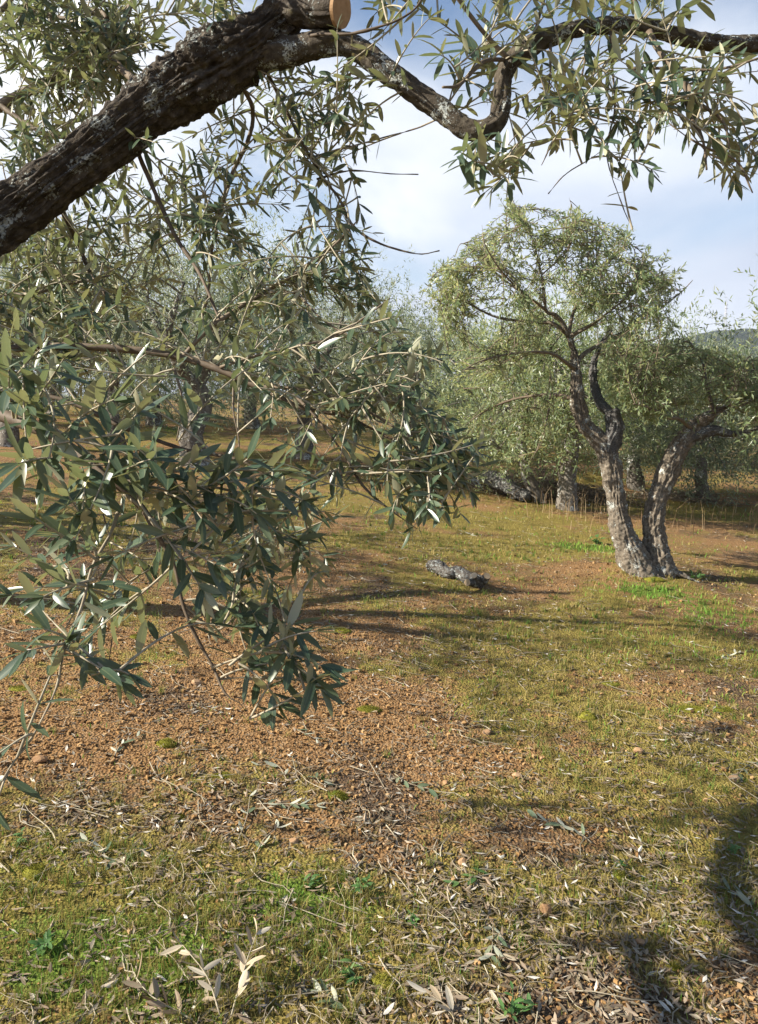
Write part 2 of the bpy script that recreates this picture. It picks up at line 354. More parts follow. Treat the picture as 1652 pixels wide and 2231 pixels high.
# ground: bare orange soil, brown litter darkened for shaded gaps, moss and short grass, mixed by where they grow
def ground_material():
    m, t, o = new_mat('grove_ground')
    a = N(t, 'ShaderNodeAttribute', attribute_name='cover'); s = N(t, 'ShaderNodeSeparateXYZ'); L(t, a.outputs['Vector'], s.inputs[0])
    tcn = N(t, 'ShaderNodeTexCoord'); v = tcn.outputs['Object']
    n1 = noise(t, v, 3.0, 8, 0.65); n2 = noise(t, v, 60, 5, 0.65); n3 = noise(t, v, 14, 5, 0.6)
    vo = N(t, 'ShaderNodeTexVoronoi'); vo.inputs['Scale'].default_value = 85; L(t, v, vo.inputs['Vector'])
    soil = ramp(t, n2, [(0.25, (0.095, 0.052, 0.024)), (0.5, (0.20, 0.115, 0.053)), (0.75, (0.31, 0.20, 0.10))])
    soil = mixc(t, 0.45, soil, ramp(t, vo.outputs['Color'], [(0.1, (0.16, 0.082, 0.034)), (0.6, (0.33, 0.19, 0.078)), (0.95, (0.45, 0.33, 0.20))]))
    litter = ramp(t, n2, [(0.25, (0.045, 0.030, 0.020)), (0.55, (0.11, 0.075, 0.048)), (0.8, (0.20, 0.145, 0.10))])  # humus brown, set extra dark to stand for shaded gaps under leaves and blades
    moss = ramp(t, math_node(t, 'ADD', math_node(t, 'MULTIPLY', n2, 0.6), math_node(t, 'MULTIPLY', n3, 0.4)), [(0.3, (0.085, 0.068, 0.02)), (0.5, (0.20, 0.16, 0.042)), (0.7, (0.33, 0.26, 0.08))])
    green = ramp(t, n2, [(0.3, (0.06, 0.09, 0.018)), (0.7, (0.17, 0.24, 0.042))])
    jit = math_node(t, 'ADD', math_node(t, 'MULTIPLY', math_node(t, 'SUBTRACT', n3, 0.5), 1.5), math_node(t, 'MULTIPLY', math_node(t, 'SUBTRACT', n2, 0.5), 1.0))
    c = mixc(t, smooth(t, math_node(t, 'ADD', s.outputs[1], jit), 0.3, 0.75), soil, litter)
    c = mixc(t, smooth(t, math_node(t, 'ADD', s.outputs[0], jit), 0.3, 0.8), c, moss)
    c = mixc(t, smooth(t, math_node(t, 'ADD', s.outputs[2], jit), 0.4, 0.8), c, green)
    h = math_node(t, 'ADD', math_node(t, 'MULTIPLY', n2, 0.7), math_node(t, 'MULTIPLY', vo.outputs['Distance'], 0.6))
    b = principled(t, c, 0.95, 0.1, bump(t, h, 1.0, 0.02)); L(t, b.outputs[0], o.inputs[0]); return m
M_GROUND = ground_material()

# ------------------------------------------------------------------ ground cover by place
def spots(lst):
    out = []
    for (u, v, rx, ry, w) in lst:
        g = G(u, v); out.append((g[0], g[1], rx, ry, w))
    return out
S_MOSS = spots([(120, 1960, .55, .35, .9), (420, 2060, .5, .3, 1.0), (720, 1930, .45, .25, .7), (1500, 1620, .9, .7, .8), (1300, 1650, .7, .5, .5), (1560, 1380, 1.2, .9, .9), (1250, 1420, .9, .7, .7),
    (1250, 1195, 1.0, .55, 1.2), (1000, 1130, 1.6, .8, 1.1), (1050, 1210, 1.2, .5, .8), (1550, 1110, 1.6, 1.2, .8), (780, 960, 2.0, 2.2, .7), (330, 950, 1.6, 2.5, .8), (1380, 1930, .3, .2, .6), (300, 1620, .25, .15, .7), (1640, 1750, .6, .5, .5), (650, 2150, .4, .2, .6)])
S_SOIL = spots([(800, 1590, 1.0, .5, 1.2), (420, 1500, .8, .6, 1.0), (1050, 1660, .8, .35, .9), (100, 1000, 2.5, 1.5, 1.0), (500, 1060, 1.4, 1.0, .6), (1000, 1090, 1.2, .6, .5), (1300, 1860, .35, .2, .7), (1600, 1150, 1.2, .5, .8), (150, 1640, .6, .3, .7), (700, 1420, .8, .4, .5)])
S_LIT = spots([(1150, 1950, .55, .25, 1.1), (250, 1800, .7, .25, .8), (1300, 2100, .5, .25, .9), (850, 1750, .7, .25, .7), (350, 1180, 1.6, .9, 1.0), (1150, 1060, 1.6, .9, 1.0), (1100, 1420, .9, .45, .7), (1450, 1900, .4, .25, .6), (300, 1900, .4, .2, .5), (900, 2120, .5, .2, .7)])
S_GREEN = spots([(1278, 1192, .34, .28, 2.2), (1560, 1345, .55, .4, .75), (1395, 1285, .5, .2, 1.1), (100, 2060, .35, .2, .6), (300, 2150, .3, .15, .6), (520, 2000, .35, .15, .4), (760, 1990, .4, .15, .5), (60, 1850, .2, .12, .4), (1050, 1215, 1.3, .4, .15), (1420, 1400, .6, .4, .3), (690, 1930, .15, .1, .6), (330, 2090, .3, .2, .55), (680, 940, 2.2, 1.2, .5), (380, 935, 1.0, 1.6, .7), (900, 2140, .25, .15, .3)])
def gsum(x, y, S):
    r = 0
    for (a, b, rx, ry, w) in S: r = r+w*np.exp(-(((x-a)/rx)**2+((y-b)/ry)**2))
    return r
def cover(x, y):
    n = fbm2(x, y, 1.6, 4, 31)-0.5; n2 = fbm2(x, y, 1.9, 4, 57)-0.5; n3 = fbm2(x, y, 3.4, 3, 77)-0.5
    soil = gsum(x, y, S_SOIL)
    moss = np.clip(0.50+gsum(x, y, S_MOSS)*0.42-0.36*soil+2.0*n+.9*n3, 0, 1)
    lit = np.clip(0.40+gsum(x, y, S_LIT)*0.5-0.15*soil+1.8*n2, 0, 1)
    green = np.clip(0.02+gsum(x, y, S_GREEN)*0.85+0.8*n3, 0, 1)
    return moss, lit, green

def build_ground():
    front = np.linspace(-48, 48, 420); back = np.linspace(48, 312, 110)[1:-1]
    ang = RAD(1)*np.concatenate([front, back]); na = len(ang)
    rad = np.concatenate([[0.25], np.geomspace(0.6, 60, 250), np.geomspace(66, 900, 26)]); nr = len(rad)
    R, A = np.meshgrid(rad, ang, indexing='ij'); x = R*np.sin(A); y = R*np.cos(A); z = height(x, y)
    z = z+0.016*(fbm2(x, y, 22, 3, 3)-0.5)*(R < 14)
    v = np.stack([x, y, z], -1).reshape(-1, 3); v = np.concatenate([v, [[0, 0, float(height(0, 0))]]])
    i = np.arange(nr-1)[:, None]*na; j = np.arange(na)[None]; j2 = (j+1) % na
    f = np.stack([i+j, i+na+j, i+na+j2, i+j2], -1).reshape(-1, 4)
    jj = np.arange(na); tri = np.stack([np.full(na, nr*na), jj, (jj+1) % na], 1)
    m, l, g = cover(v[:, 0], v[:, 1])
    o = obj('ground', mesh_np('ground', v, [f, tri], {'cover': np.stack([m, l, g], 1)}, True, [M_GROUND])); o['kind'] = 'structure'
    return o
GROUND = build_ground()

# far wooded hill on the right
def build_hill():
    m, t, o = new_mat('wooded_hill'); tcn = N(t, 'ShaderNodeTexCoord')
    n1 = noise(t, tcn.outputs['Object'], 0.16, 6, 0.65)
    c = ramp(t, n1, [(0.3, (0.010, 0.018, 0.016)), (0.55, (0.022, 0.034, 0.027)), (0.75, (0.042, 0.055, 0.038))])
    b = principled(t, c, 0.95, 0.05, bump(t, n1, 1.0, 3.0)); L(t, b.outputs[0], o.inputs[0])
    nx, ny = 420, 60
    X, Y = np.meshgrid(np.linspace(-330, 520, nx), np.linspace(300, 640, ny), indexing='ij')
    prof = 34*np.exp(-((X-205)/85)**2)+26*np.exp(-((X-330)/110)**2)+10*np.exp(-((X-60)/130)**2)+6*np.exp(-((X+150)/160)**2)
    Z = prof*np.exp(-((Y-470)/85)**2)*(0.92+0.16*fbm2(X, Y, 0.02, 4, 4))+2.6*(fbm2(X, Y, 0.22, 3, 8)-0.5)*np.clip(prof/10, 0, 1)-2.5
    v = np.stack([X, Y, Z], -1).reshape(-1, 3); i = (np.arange(nx-1)[:, None]*ny); j = np.arange(ny-1)[None]
    f = np.stack([i+j, i+ny+j, i+ny+j+1, i+j+1], -1).reshape(-1, 4)
    h = obj('hill', mesh_np('hill', v, f, None, True, [m])); h['kind'] = 'structure'
    return X, Y, Z
HX, HY, HZ = build_hill()

# ------------------------------------------------------------------ leaves
LT = np.array([0, .10, .28, .52, .78, 1.0]); LW = np.array([.10, .55, .95, 1.0, .80, 0.07])
def leaf_tpl(hi=True):
    if hi:
        v = []
        for t, w in zip(LT, LW): v += [(t, -w), (t, 0), (t, w)]
        v = np.array(v); f = []
        for k in range(len(LT)-1):
            a = 3*k; f += [(a, a+1, a+4, a+3), (a+1, a+2, a+5, a+4)]
        return v, np.array(f)[:, ::-1]
    v = np.array([(0, 0), (.45, -1), (1, 0), (.45, 1)]); return v, np.array([(0, 1, 2, 3)])
T_HI, T_LO = leaf_tpl(True), leaf_tpl(False)
def T_MIDF():
    v = np.array([(0, 0), (.3, -.85), (.3, .85), (.68, -.85), (.68, .85), (1, 0)]); f = [np.array([(0, 1, 2)]), np.array([(1, 3, 4, 2)]), np.array([(3, 5, 4)])]
    return v, f
SUNV = np.array([sd.x, sd.y-.25, sd.z])
class Leaves:
    def __init__(s): s.p = []; s.a = []; s.n = []; s.l = []; s.w = []; s.b = []
    def add(s, p, a, n, l, w, b): s.p.append(p); s.a.append(a); s.n.append(n); s.l.append(l); s.w.append(w); s.b.append(b)
    def arrays(s):
        f = lambda q, k: np.concatenate([np.asarray(x, float).reshape(-1, k) for x in q]) if q else np.zeros((0, k))
        p, a, n = f(s.p, 3), norm(f(s.a, 3)), f(s.n, 3); n = norm(n-a*np.sum(a*n, 1, keepdims=True))
        return p, a, n, f(s.l, 1)[:, 0], f(s.w, 1)[:, 0], f(s.b, 1)[:, 0]
def leaves_verts(A, tpl, fold=0.22):
    p, a, n, l, w, b = A; tv = tpl
    sd_ = np.cross(n, a); t = tv[None, :, 0]; ww = tv[None, :, 1]
    z = -b[:, None]*l[:, None]*t**2+fold*w[:, None]*np.abs(ww)
    return p[:, None]+a[:, None]*(l[:, None]*t)[..., None]+sd_[:, None]*(w[:, None]*ww)[..., None]+n[:, None]*z[..., None]
def leaves_mesh(name, A, mat, hi=False, origin=(0, 0, 0), seed=1):
    tv, tf = T_HI if hi else T_LO
    V = leaves_verts(A, tv); n = len(V); K = len(tv)
    f = (tf[None]+(np.arange(n)*K)[:, None, None]).reshape(-1, 4)
    r = np.random.default_rng(seed).random(n)
    lc = np.stack([np.tile(tv[:, 0], n), np.tile(tv[:, 1], n), np.repeat(r, K)], 1)
    return mesh_np(name, V.reshape(-1, 3)-np.asarray(origin), f, {'lc': lc}, hi, [mat])

def sprig_leaves(LV, c, rng, spacing, ln, start=0.2, up=1.0, wr=0.105, spread=0.95, tip=True, keep=0.93, shootw=0.55, sunw=0.25):
    """opposite leaf pairs along the stem c (n,3)"""
    s = np.concatenate([[0], np.cumsum(np.linalg.norm(np.diff(c, axis=0), axis=1))]); tot = s[-1]
    pos = np.arange(tot*start, tot, spacing); pos = pos+rng.normal(0, spacing*0.12, len(pos))
    if len(pos) == 0: pos = np.array([tot*0.7])
    pos = np.clip(np.append(pos, tot*0.995), 0, tot)
    P0 = np.stack([np.interp(pos, s, c[:, k]) for k in range(3)], 1)
    T = norm(np.gradient(c, axis=0)); Td = norm(np.stack([np.interp(pos, s, T[:, k]) for k in range(3)], 1))
    ph0 = rng.random()*math.pi
    for side in (0, 1):
        m = len(pos); ph = ph0+np.arange(m)*math.pi/2+side*math.pi+rng.normal(0, 0.35, m)
        aa = np.where(np.abs(Td[:, 2:3]) < 0.9, np.array([[0, 0, 1.]]), np.array([[1., 0, 0]]))
        u = norm(np.cross(Td, aa)); w = np.cross(Td, u)
        rad = u*np.cos(ph)[:, None]+w*np.sin(ph)[:, None]
        an = rng.normal(spread, 0.22, m)*np.linspace(1.08, 0.72, m)
        d = Td*np.cos(an)[:, None]+rad*np.sin(an)[:, None]
        d[:, 2] -= rng.uniform(-0.05, 0.22, m)
        nn = np.array([[0, 0, up]])+Td*shootw+SUNV*sunw+rng.normal(0, 0.38, (m, 3))
        ll = ln*rng.uniform(0.6, 1.12, m)*np.where(pos > tot*0.96, rng.uniform(.6, .95, m), 1)
        k = rng.random(m) < keep
        LV.add(P0[k], d[k], nn[k], ll[k], (ll*wr*rng.uniform(0.82, 1.25, m))[k], np.where(rng.random(m) < .1, rng.normal(.2, .25, m), rng.normal(0.06, 0.11, m))[k])
    if tip:
        LV.add(P0[-1:], Td[-1:]+rng.normal(0, .25, (1, 3)), np.array([[0, 0, up]])+rng.normal(0, .4, (1, 3)), [ln*0.7], [ln*0.7*wr], [0.05])

def bez(p0, p1, bow, n):
    t = np.linspace(0, 1, n)[:, None]; m = (p0+p1)/2+bow
    return (1-t)**2*p0+2*t*(1-t)*m+t**2*p1

class Skel:
    """branch nodes that new twigs can grow from"""
    def __init__(s): s.p = np.zeros((0, 3))
    def add(s, c): s.p = np.concatenate([s.p, c])
    def near(s, q, rng, ideal=0.2, lo=0.09):
        d = np.linalg.norm(s.p-q, axis=1); cost = np.abs(d-ideal)+np.where(d < lo, 1.0, 0)+rng.random(len(d))*0.04
        return s.p[int(np.argmin(cost))]
def in_poly(poly, x, y):
    c = False; n = len(poly)
    for i in range(n):
        x1, y1 = poly[i]; x2, y2 = poly[(i+1) % n]
        if (y1 > y) != (y2 > y) and x < (x2-x1)*(y-y1)/(y2-y1)+x1: c = not c
    return c
def sample_poly(poly, rng):
    xs = [p[0] for p in poly]; ys = [p[1] for p in poly]
    while True:
        x = rng.uniform(min(xs), max(xs)); y = rng.uniform(min(ys), max(ys))
        if in_poly(poly, x, y): return x, y

# ------------------------------------------------------------------ the near olive tree
def px_path(pts):
    """(u, v, depth, width in pixels) -> xyz + radius"""
    return np.array([[*P(u, v, d), w*0.5*d/FPX] for (u, v, d, w) in pts])
def add_branch(parent, name, path, mat, step=0.012, ns=10, amp=0.0012, seed=0, origin=(0, 0, 0), skel=None, lump=0.6):
    c = resample(path, step=step)
    v, f, tri = tube(c[:, :3], c[:, 3], ns, True, bark_disp(amp, seed, lump, 14, 20))
    me = mesh_np(name, v-np.asarray(origin), [f, tri], None, True, [mat])
    o = obj(name, me, parent)
    if skel is not None: skel.add(resample(path, step=0.03)[:, :3])
    return o

def near_tree():
    rng = np.random.default_rng(11)
    base = on(-2.75, .95); root = thing('olive_tree', 'big near olive tree whose thick dark limb and drooping leafy branches fill the upper left', 'tree', base)
    sk = Skel(); O = base
    # trunk (beyond the left edge) and the great limb
    tr = np.array([[*on(-2.75, .95, -.1), .30], [*on(-2.72, .97, .15), .235], [-2.6, .98, .6, .20], [-2.1, 1.05, .98, .17], [*P(-1050, 1190, 1.2), .11]])
    v, f, tri = bark_tube(tr, .02, 48, .02, 3, 0.7); obj('trunk', mesh_np('trunk', v-O, [f, tri], None, True, [M_BARK]), root)
    limb = px_path([(-1050, 1190, 1.2, 232), (-640, 905, 1.4, 196), (-330, 705, 1.6, 164), (-120, 560, 1.78, 142), (20, 470, 1.86, 126), (160, 365, 1.82, 120), (290, 265, 1.8, 121), (400, 185, 1.78, 140), (490, 135, 1.76, 142), (575, 75, 1.75, 112), (640, 5, 1.75, 94), (700, -90, 1.76, 80), (740, -220, 1.78, 68), (740, -360, 1.8, 56)])
    burl = P(430, 150, 1.75)
    def extra(s, th, p, rr):
        g = np.exp(-(np.linalg.norm(p-burl, axis=-1)/0.13)**2)
        return g*(0.030*(fbm(p*22, 4, 71)-0.42)*2+0.02*(fbm(p*60, 3, 72)-0.5)*2)
    v, f, tri = bark_tube(limb, .004, 160, .0135, 21, 0.28, True, 13.0, 3.6, extra)
    lo = obj('limb', mesh_np('limb', v-O, [f, tri], None, True, [M_BARK]), root); lo['label'] = 'thick fissured limb with lichen and a knotted burl'
    # sawn stub on the limb
    st = px_path([(620, 18, 1.74, 80), (680, 22, 1.70, 78), (728, 20, 1.67, 84), (742, 20, 1.663, 80)])
    v, f, tri = bark_tube(st, .005, 64, .006, 22); sto = obj('stub', mesh_np('stub', v-O, [f, tri], None, True, [M_BARK]), root)
    e = st[-1, :3]; dr = norm(st[-1, :3]-st[-2, :3]); c2 = np.array([e-dr*.004, e+dr*.004])
    v, f, tri = tube(c2, [st[-1, 3]*0.93]*2, 40, True, lambda s, th, p, rr: 0.004*(fbm(p*60, 3, 5)-.5)); obj('cut_end', mesh_np('cut_end', v-O, [f, tri], None, False, [M_SAWN]), sto)
    # the crooked branch running right
    br = px_path([(560, 120, 1.76, 80), (630, 112, 1.74, 66), (700, 95, 1.71, 58), (765, 102, 1.69, 52), (850, 160, 1.67, 52), (950, 232, 1.65, 50), (1010, 278, 1.64, 50), (1055, 283, 1.63, 50), (1082, 262, 1.63, 46), (1092, 215, 1.63, 44), (1098, 165, 1.63, 44), (1125, 122, 1.63, 44), (1180, 88, 1.63, 43), (1280, 58, 1.64, 42), (1390, 58, 1.66, 42), (1490, 80, 1.68, 41), (1580, 97, 1.70, 42), (1670, 92, 1.72, 40), (1800, 70, 1.75, 34), (1950, 20, 1.8, 24)])
    v, f, tri = bark_tube(br, .0045, 44, .0045, 23, 0.8, True, 12, 12); bo = obj('branch', mesh_np('branch', v-O, [f, tri], None, True, [M_BARK_BR]), root); bo['label'] = 'crooked lichened branch running across the sky to the right'
    sk.add(resample(br, step=.03)[:, :3]); sk.add(resample(limb, step=.04)[3:, :3])
    k1 = px_path([(1400, 62, 1.66, 28), (1385, 45, 1.655, 22), (1380, 28, 1.65, 18)])
    # secondary branches: (u, v, depth, width px)
    B = [
     ([(-420, 700, 1.9, 30), (-200, 742, 1.82, 24), (0, 756, 1.76, 20), (160, 757, 1.72, 18), (330, 766, 1.70, 18), (430, 788, 1.68, 17), (560, 842, 1.64, 14), (660, 885, 1.6, 11), (760, 905, 1.58, 8), (860, 960, 1.55, 6)], 'T'),
     ([(395, 782, 1.69, 12), (440, 738, 1.69, 12), (480, 702, 1.7, 12), (560, 642, 1.72, 11), (650, 590, 1.74, 9), (720, 538, 1.76, 8), (780, 480, 1.78, 5)], 'T'),
     ([(285, 265, 1.8, 13), (305, 335, 1.85, 12), (345, 440, 1.86, 11), (392, 525, 1.84, 10), (432, 598, 1.8, 9), (480, 700, 1.7, 8)], 'T'),
     ([(500, 150, 1.77, 12), (545, 230, 1.86, 11), (540, 305, 1.9, 10), (500, 392, 1.92, 10), (480, 462, 1.92, 9), (462, 540, 1.92, 8), (450, 650, 1.92, 7), (420, 760, 1.95, 5)], 'T'),
     ([(560, 105, 1.77, 12), (592, 175, 1.83, 10), (622, 240, 1.86, 9), (650, 310, 1.88, 8), (700, 380, 1.88, 8), (735, 436, 1.86, 8), (765, 492, 1.84, 7), (830, 535, 1.8, 6), (900, 552, 1.78, 5), (958, 546, 1.77, 4)], 'T'),
     ([(690, 390, 1.88, 6), (760, 372, 1.86, 5), (850, 378, 1.84, 4), (912, 380, 1.83, 3)], 'T'),
     ([(-380, 760, 1.6, 40), (-150, 850, 1.42, 34), (20, 910, 1.3, 30), (130, 960, 1.25, 26), (225, 1035, 1.2, 22), (300, 1105, 1.18, 17), (345, 1165, 1.16, 14), (365, 1225, 1.15, 12), (395, 1310, 1.14, 11), (425, 1385, 1.13, 10), (462, 1450, 1.12, 9), (492, 1500, 1.11, 7), (520, 1535, 1.1, 5), (545, 1566, 1.1, 3)], 'T'),
     ([(225, 1035, 1.2, 12), (330, 1068, 1.17, 11), (440, 1075, 1.15, 9), (560, 1060, 1.15, 7), (640, 1040, 1.16, 5)], 'P'),
     ([(270, 1075, 1.18, 12), (315, 1110, 1.13, 10), (345, 1145, 1.1, 9), (385, 1205, 1.07, 8), (442, 1285, 1.05, 5)], 'P'),
     ([(265, 1100, 1.18, 11), (262, 1130, 1.13, 11), (232, 1180, 1.08, 10), (205, 1240, 1.05, 10), (178, 1310, 1.03, 10), (160, 1370, 1.02, 9), (140, 1430, 1.01, 9), (118, 1500, 1.0, 9), (70, 1600, .98, 8), (30, 1665, .97, 7), (-15, 1740, .96, 5)], 'P'),
     ([(-300, 740, 1.65, 18), (-120, 820, 1.55, 16), (40, 850, 1.5, 14), (160, 880, 1.48, 13), (280, 930, 1.46, 12), (400, 975, 1.44, 10), (520, 1010, 1.42, 8), (620, 1060, 1.4, 6)], 'T'),
     ([(560, 842, 1.64, 10), (660, 850, 1.6, 9), (760, 880, 1.56, 8), (850, 930, 1.54, 7), (930, 1000, 1.52, 6), (990, 1060, 1.5, 4), (1045, 1075, 1.5, 3)], 'T'),
     ([(640, 860, 1.6, 9), (690, 910, 1.55, 8), (740, 985, 1.52, 7), (790, 1060, 1.5, 6), (850, 1110, 1.48, 5), (920, 1160, 1.46, 3)], 'T'),
     ([(480, 800, 1.66, 8), (560, 770, 1.64, 8), (640, 760, 1.62, 8), (720, 740, 1.6, 7), (800, 690, 1.6, 6), (850, 650, 1.6, 5)], 'T'),
     ([(560, 642, 1.72, 6), (640, 640, 1.7, 6), (700, 690, 1.66, 5), (780, 740, 1.62, 5), (860, 790, 1.6, 4)], 'T'),
     ([(380, 805, 1.68, 8), (388, 850, 1.66, 7), (392, 900, 1.64, 6), (385, 960, 1.62, 5)], 'T'),
     ([(510, 830, 1.65, 7), (505, 900, 1.63, 6), (512, 960, 1.62, 5), (515, 1030, 1.6, 4)], 'T'),
     ([(225, 1120, 1.5, 6), (240, 1200, 1.5, 5), (250, 1280, 1.5, 5), (245, 1360, 1.5, 4), (238, 1440, 1.5, 3)], 'T'),
     ([(395, 1310, 1.14, 6), (450, 1362, 1.14, 6), (480, 1358, 1.14, 5), (510, 1345, 1.14, 4)], 'P'),
     ([(462, 1455, 1.12, 7), (520, 1440, 1.1, 7), (580, 1420, 1.09, 6), (640, 1400, 1.08, 4)], 'P'),
     ([(475, 1480, 1.12, 6), (560, 1478, 1.13, 5), (640, 1480, 1.14, 4)], 'P'),
     # upper left, behind the limb
     ([(-300, 500, 2.2, 36), (-150, 330, 2.3, 30), (0, 230, 2.35, 24), (120, 170, 2.35, 20), (230, 120, 2.3, 17), (270, 60, 2.3, 14), (300, -40, 2.3, 12)], 'T'),
     ([(300, 180, 2.0, 18), (262, 140, 2.15, 17), (235, 85, 2.25, 15), (215, 30, 2.3, 13), (150, 35, 2.35, 10), (60, 20, 2.4, 8)], 'T'),
     ([(0, 230, 2.35, 14), (80, 280, 2.3, 11), (150, 300, 2.25, 9), (230, 260, 2.2, 6)], 'T'),
     ([(-150, 330, 2.3, 16), (-60, 100, 2.4, 14), (40, -20, 2.45, 11), (120, -140, 2.5, 8)], 'T'),
     ([(100, 410, 1.85, 15), (125, 440, 2.0, 14), (160, 520, 2.15, 11), (200, 600, 2.15, 9), (260, 680, 2.1, 7)], 'T'),
     ([(-200, 600, 2.1, 18), (-60, 640, 2.1, 14), (60, 640, 2.05, 10), (150, 620, 2.0, 7), (240, 600, 1.95, 5)], 'T'),
     # upper right
     ([(1108, 128, 1.62, 13), (1070, 85, 1.6, 12), (1030, 40, 1.58, 11), (985, -15, 1.56, 10), (940, -90, 1.55, 8)], 'T'),
     ([(1100, 130, 1.62, 10), (1050, 140, 1.56, 10), (1000, 172, 1.5, 9), (965, 190, 1.47, 8)], 'T'),
     ([(1415, 70, 1.64, 16), (1440, 120, 1.58, 15), (1490, 175, 1.52, 14), (1530, 220, 1.48, 11), (1570, 265, 1.46, 7), (1590, 330, 1.45, 5)], 'T'),
     ([(1490, 175, 1.52, 10), (1508, 240, 1.5, 10), (1530, 300, 1.48, 8), (1540, 370, 1.47, 5)], 'T'),
     ([(1370, 150, 1.6, 8), (1440, 152, 1.58, 8), (1560, 150, 1.55, 7), (1660, 125, 1.52, 6)], 'T'),
     ([(1280, 62, 1.63, 7), (1268, 130, 1.6, 6), (1250, 220, 1.56, 6), (1210, 300, 1.52, 5), (1180, 360, 1.5, 4)], 'T'),
     ([(1330, 60, 1.64, 8), (1338, 140, 1.62, 7), (1330, 240, 1.58, 7), (1325, 330, 1.55, 5), (1350, 430, 1.53, 4), (1378, 500, 1.52, 3)], 'T'),
     ([(1200, 95, 1.62, 7), (1195, 180, 1.58, 6), (1165, 240, 1.56, 5), (1100, 330, 1.54, 4), (1075, 390, 1.53, 3)], 'T'),
     ([(1160, 95, 1.62, 9), (1175, 40, 1.62, 9), (1190, -30, 1.6, 8), (1200, -120, 1.6, 6)], 'T'),
     ([(1395, 45, 1.65, 14), (1385, 5, 1.64, 12), (1350, -80, 1.62, 10), (1290, -190, 1.6, 8)], 'T'),
     ([(1420, 130, 1.58, 7), (1400, 190, 1.55, 6), (1450, 260, 1.52, 6), (1520, 320, 1.5, 5), (1590, 360, 1.48, 4), (1640, 420, 1.47, 3)], 'T'),
     ([(1327, 318, 1.555, 5), (1285, 348, 1.54, 5), (1240, 380, 1.52, 4), (1195, 422, 1.51, 3)], 'T'),
     ([(620, 100, 1.78, 10), (690, 70, 1.68, 9), (780, 62, 1.63, 8), (900, 30, 1.6, 6), (940, -60, 1.6, 5)], 'T'),
     ([(672, 345, 1.88, 6), (740, 322, 1.92, 6), (830, 300, 1.95, 5), (900, 280, 1.9, 4), (960, 258, 1.86, 3)], 'T'),
     # crown above and left of the frame (casts the dappled shade)
     ([(740, -340, 1.8, 60), (700, -520, 1.9, 46), (600, -760, 2.0, 30), (520, -980, 2.1, 16)], 'T'),
     ([(720, -420, 1.85, 36), (900, -560, 1.9, 26), (1150, -700, 2.0, 16), (1400, -760, 2.1, 8)], 'T'),
     ([(-620, 885, 1.42, 110), (-800, 500, 1.95, 90), (-900, 150, 2.3, 70), (-820, -200, 2.5, 48), (-700, -520, 2.7, 26)], 'L'),
     ([(-900, 150, 2.3, 40), (-1250, -80, 2.2, 28), (-1600, -200, 2.1, 14)], 'T'),
     ([(-860, 0, 2.4, 40), (-600, -180, 2.8, 30), (-380, -300, 3.1, 16)], 'T'),
     ([(-900, 1080, 1.28, 120), (-1150, 700, 1.6, 80), (-1500, 400, 1.7, 50), (-1800, 200, 1.6, 24)], 'L'),
    ]
    for i, (pts, k) in enumerate(B):
        mat = {'T': M_TWIG, 'P': M_TWIG_PALE, 'L': M_BARK}[k]
        pa = px_path(pts)
        pa[1:-1, :3] += rng.normal(0, 0.004, (len(pa)-2, 3))
        nm = 'limb' if k == 'L' else 'branch'
        add_branch(root, nm, pa, mat, 0.014, 10, 0.0011 if k != 'L' else .012, 100+i, O, sk)
    # leafy shoots placed as in the picture: (u0,v0,d0, u1,v1,d1, leaf m)
    LV = Leaves(); tw = MB()
    def shoot(p0, p1, ln, bow, start, r0=0.0022, spacing=None, keep=.93, up=1.0, wr=.112):
        c = bez(p0, p1, bow, 10)
        rr = np.linspace(r0, 0.0009, 10); v, f, tri = tube(c, rr, 5, False); tw.add(v, f)
        sprig_leaves(LV, c, rng, spacing or 0.024, ln, start, up, wr, keep=keep)
        return c
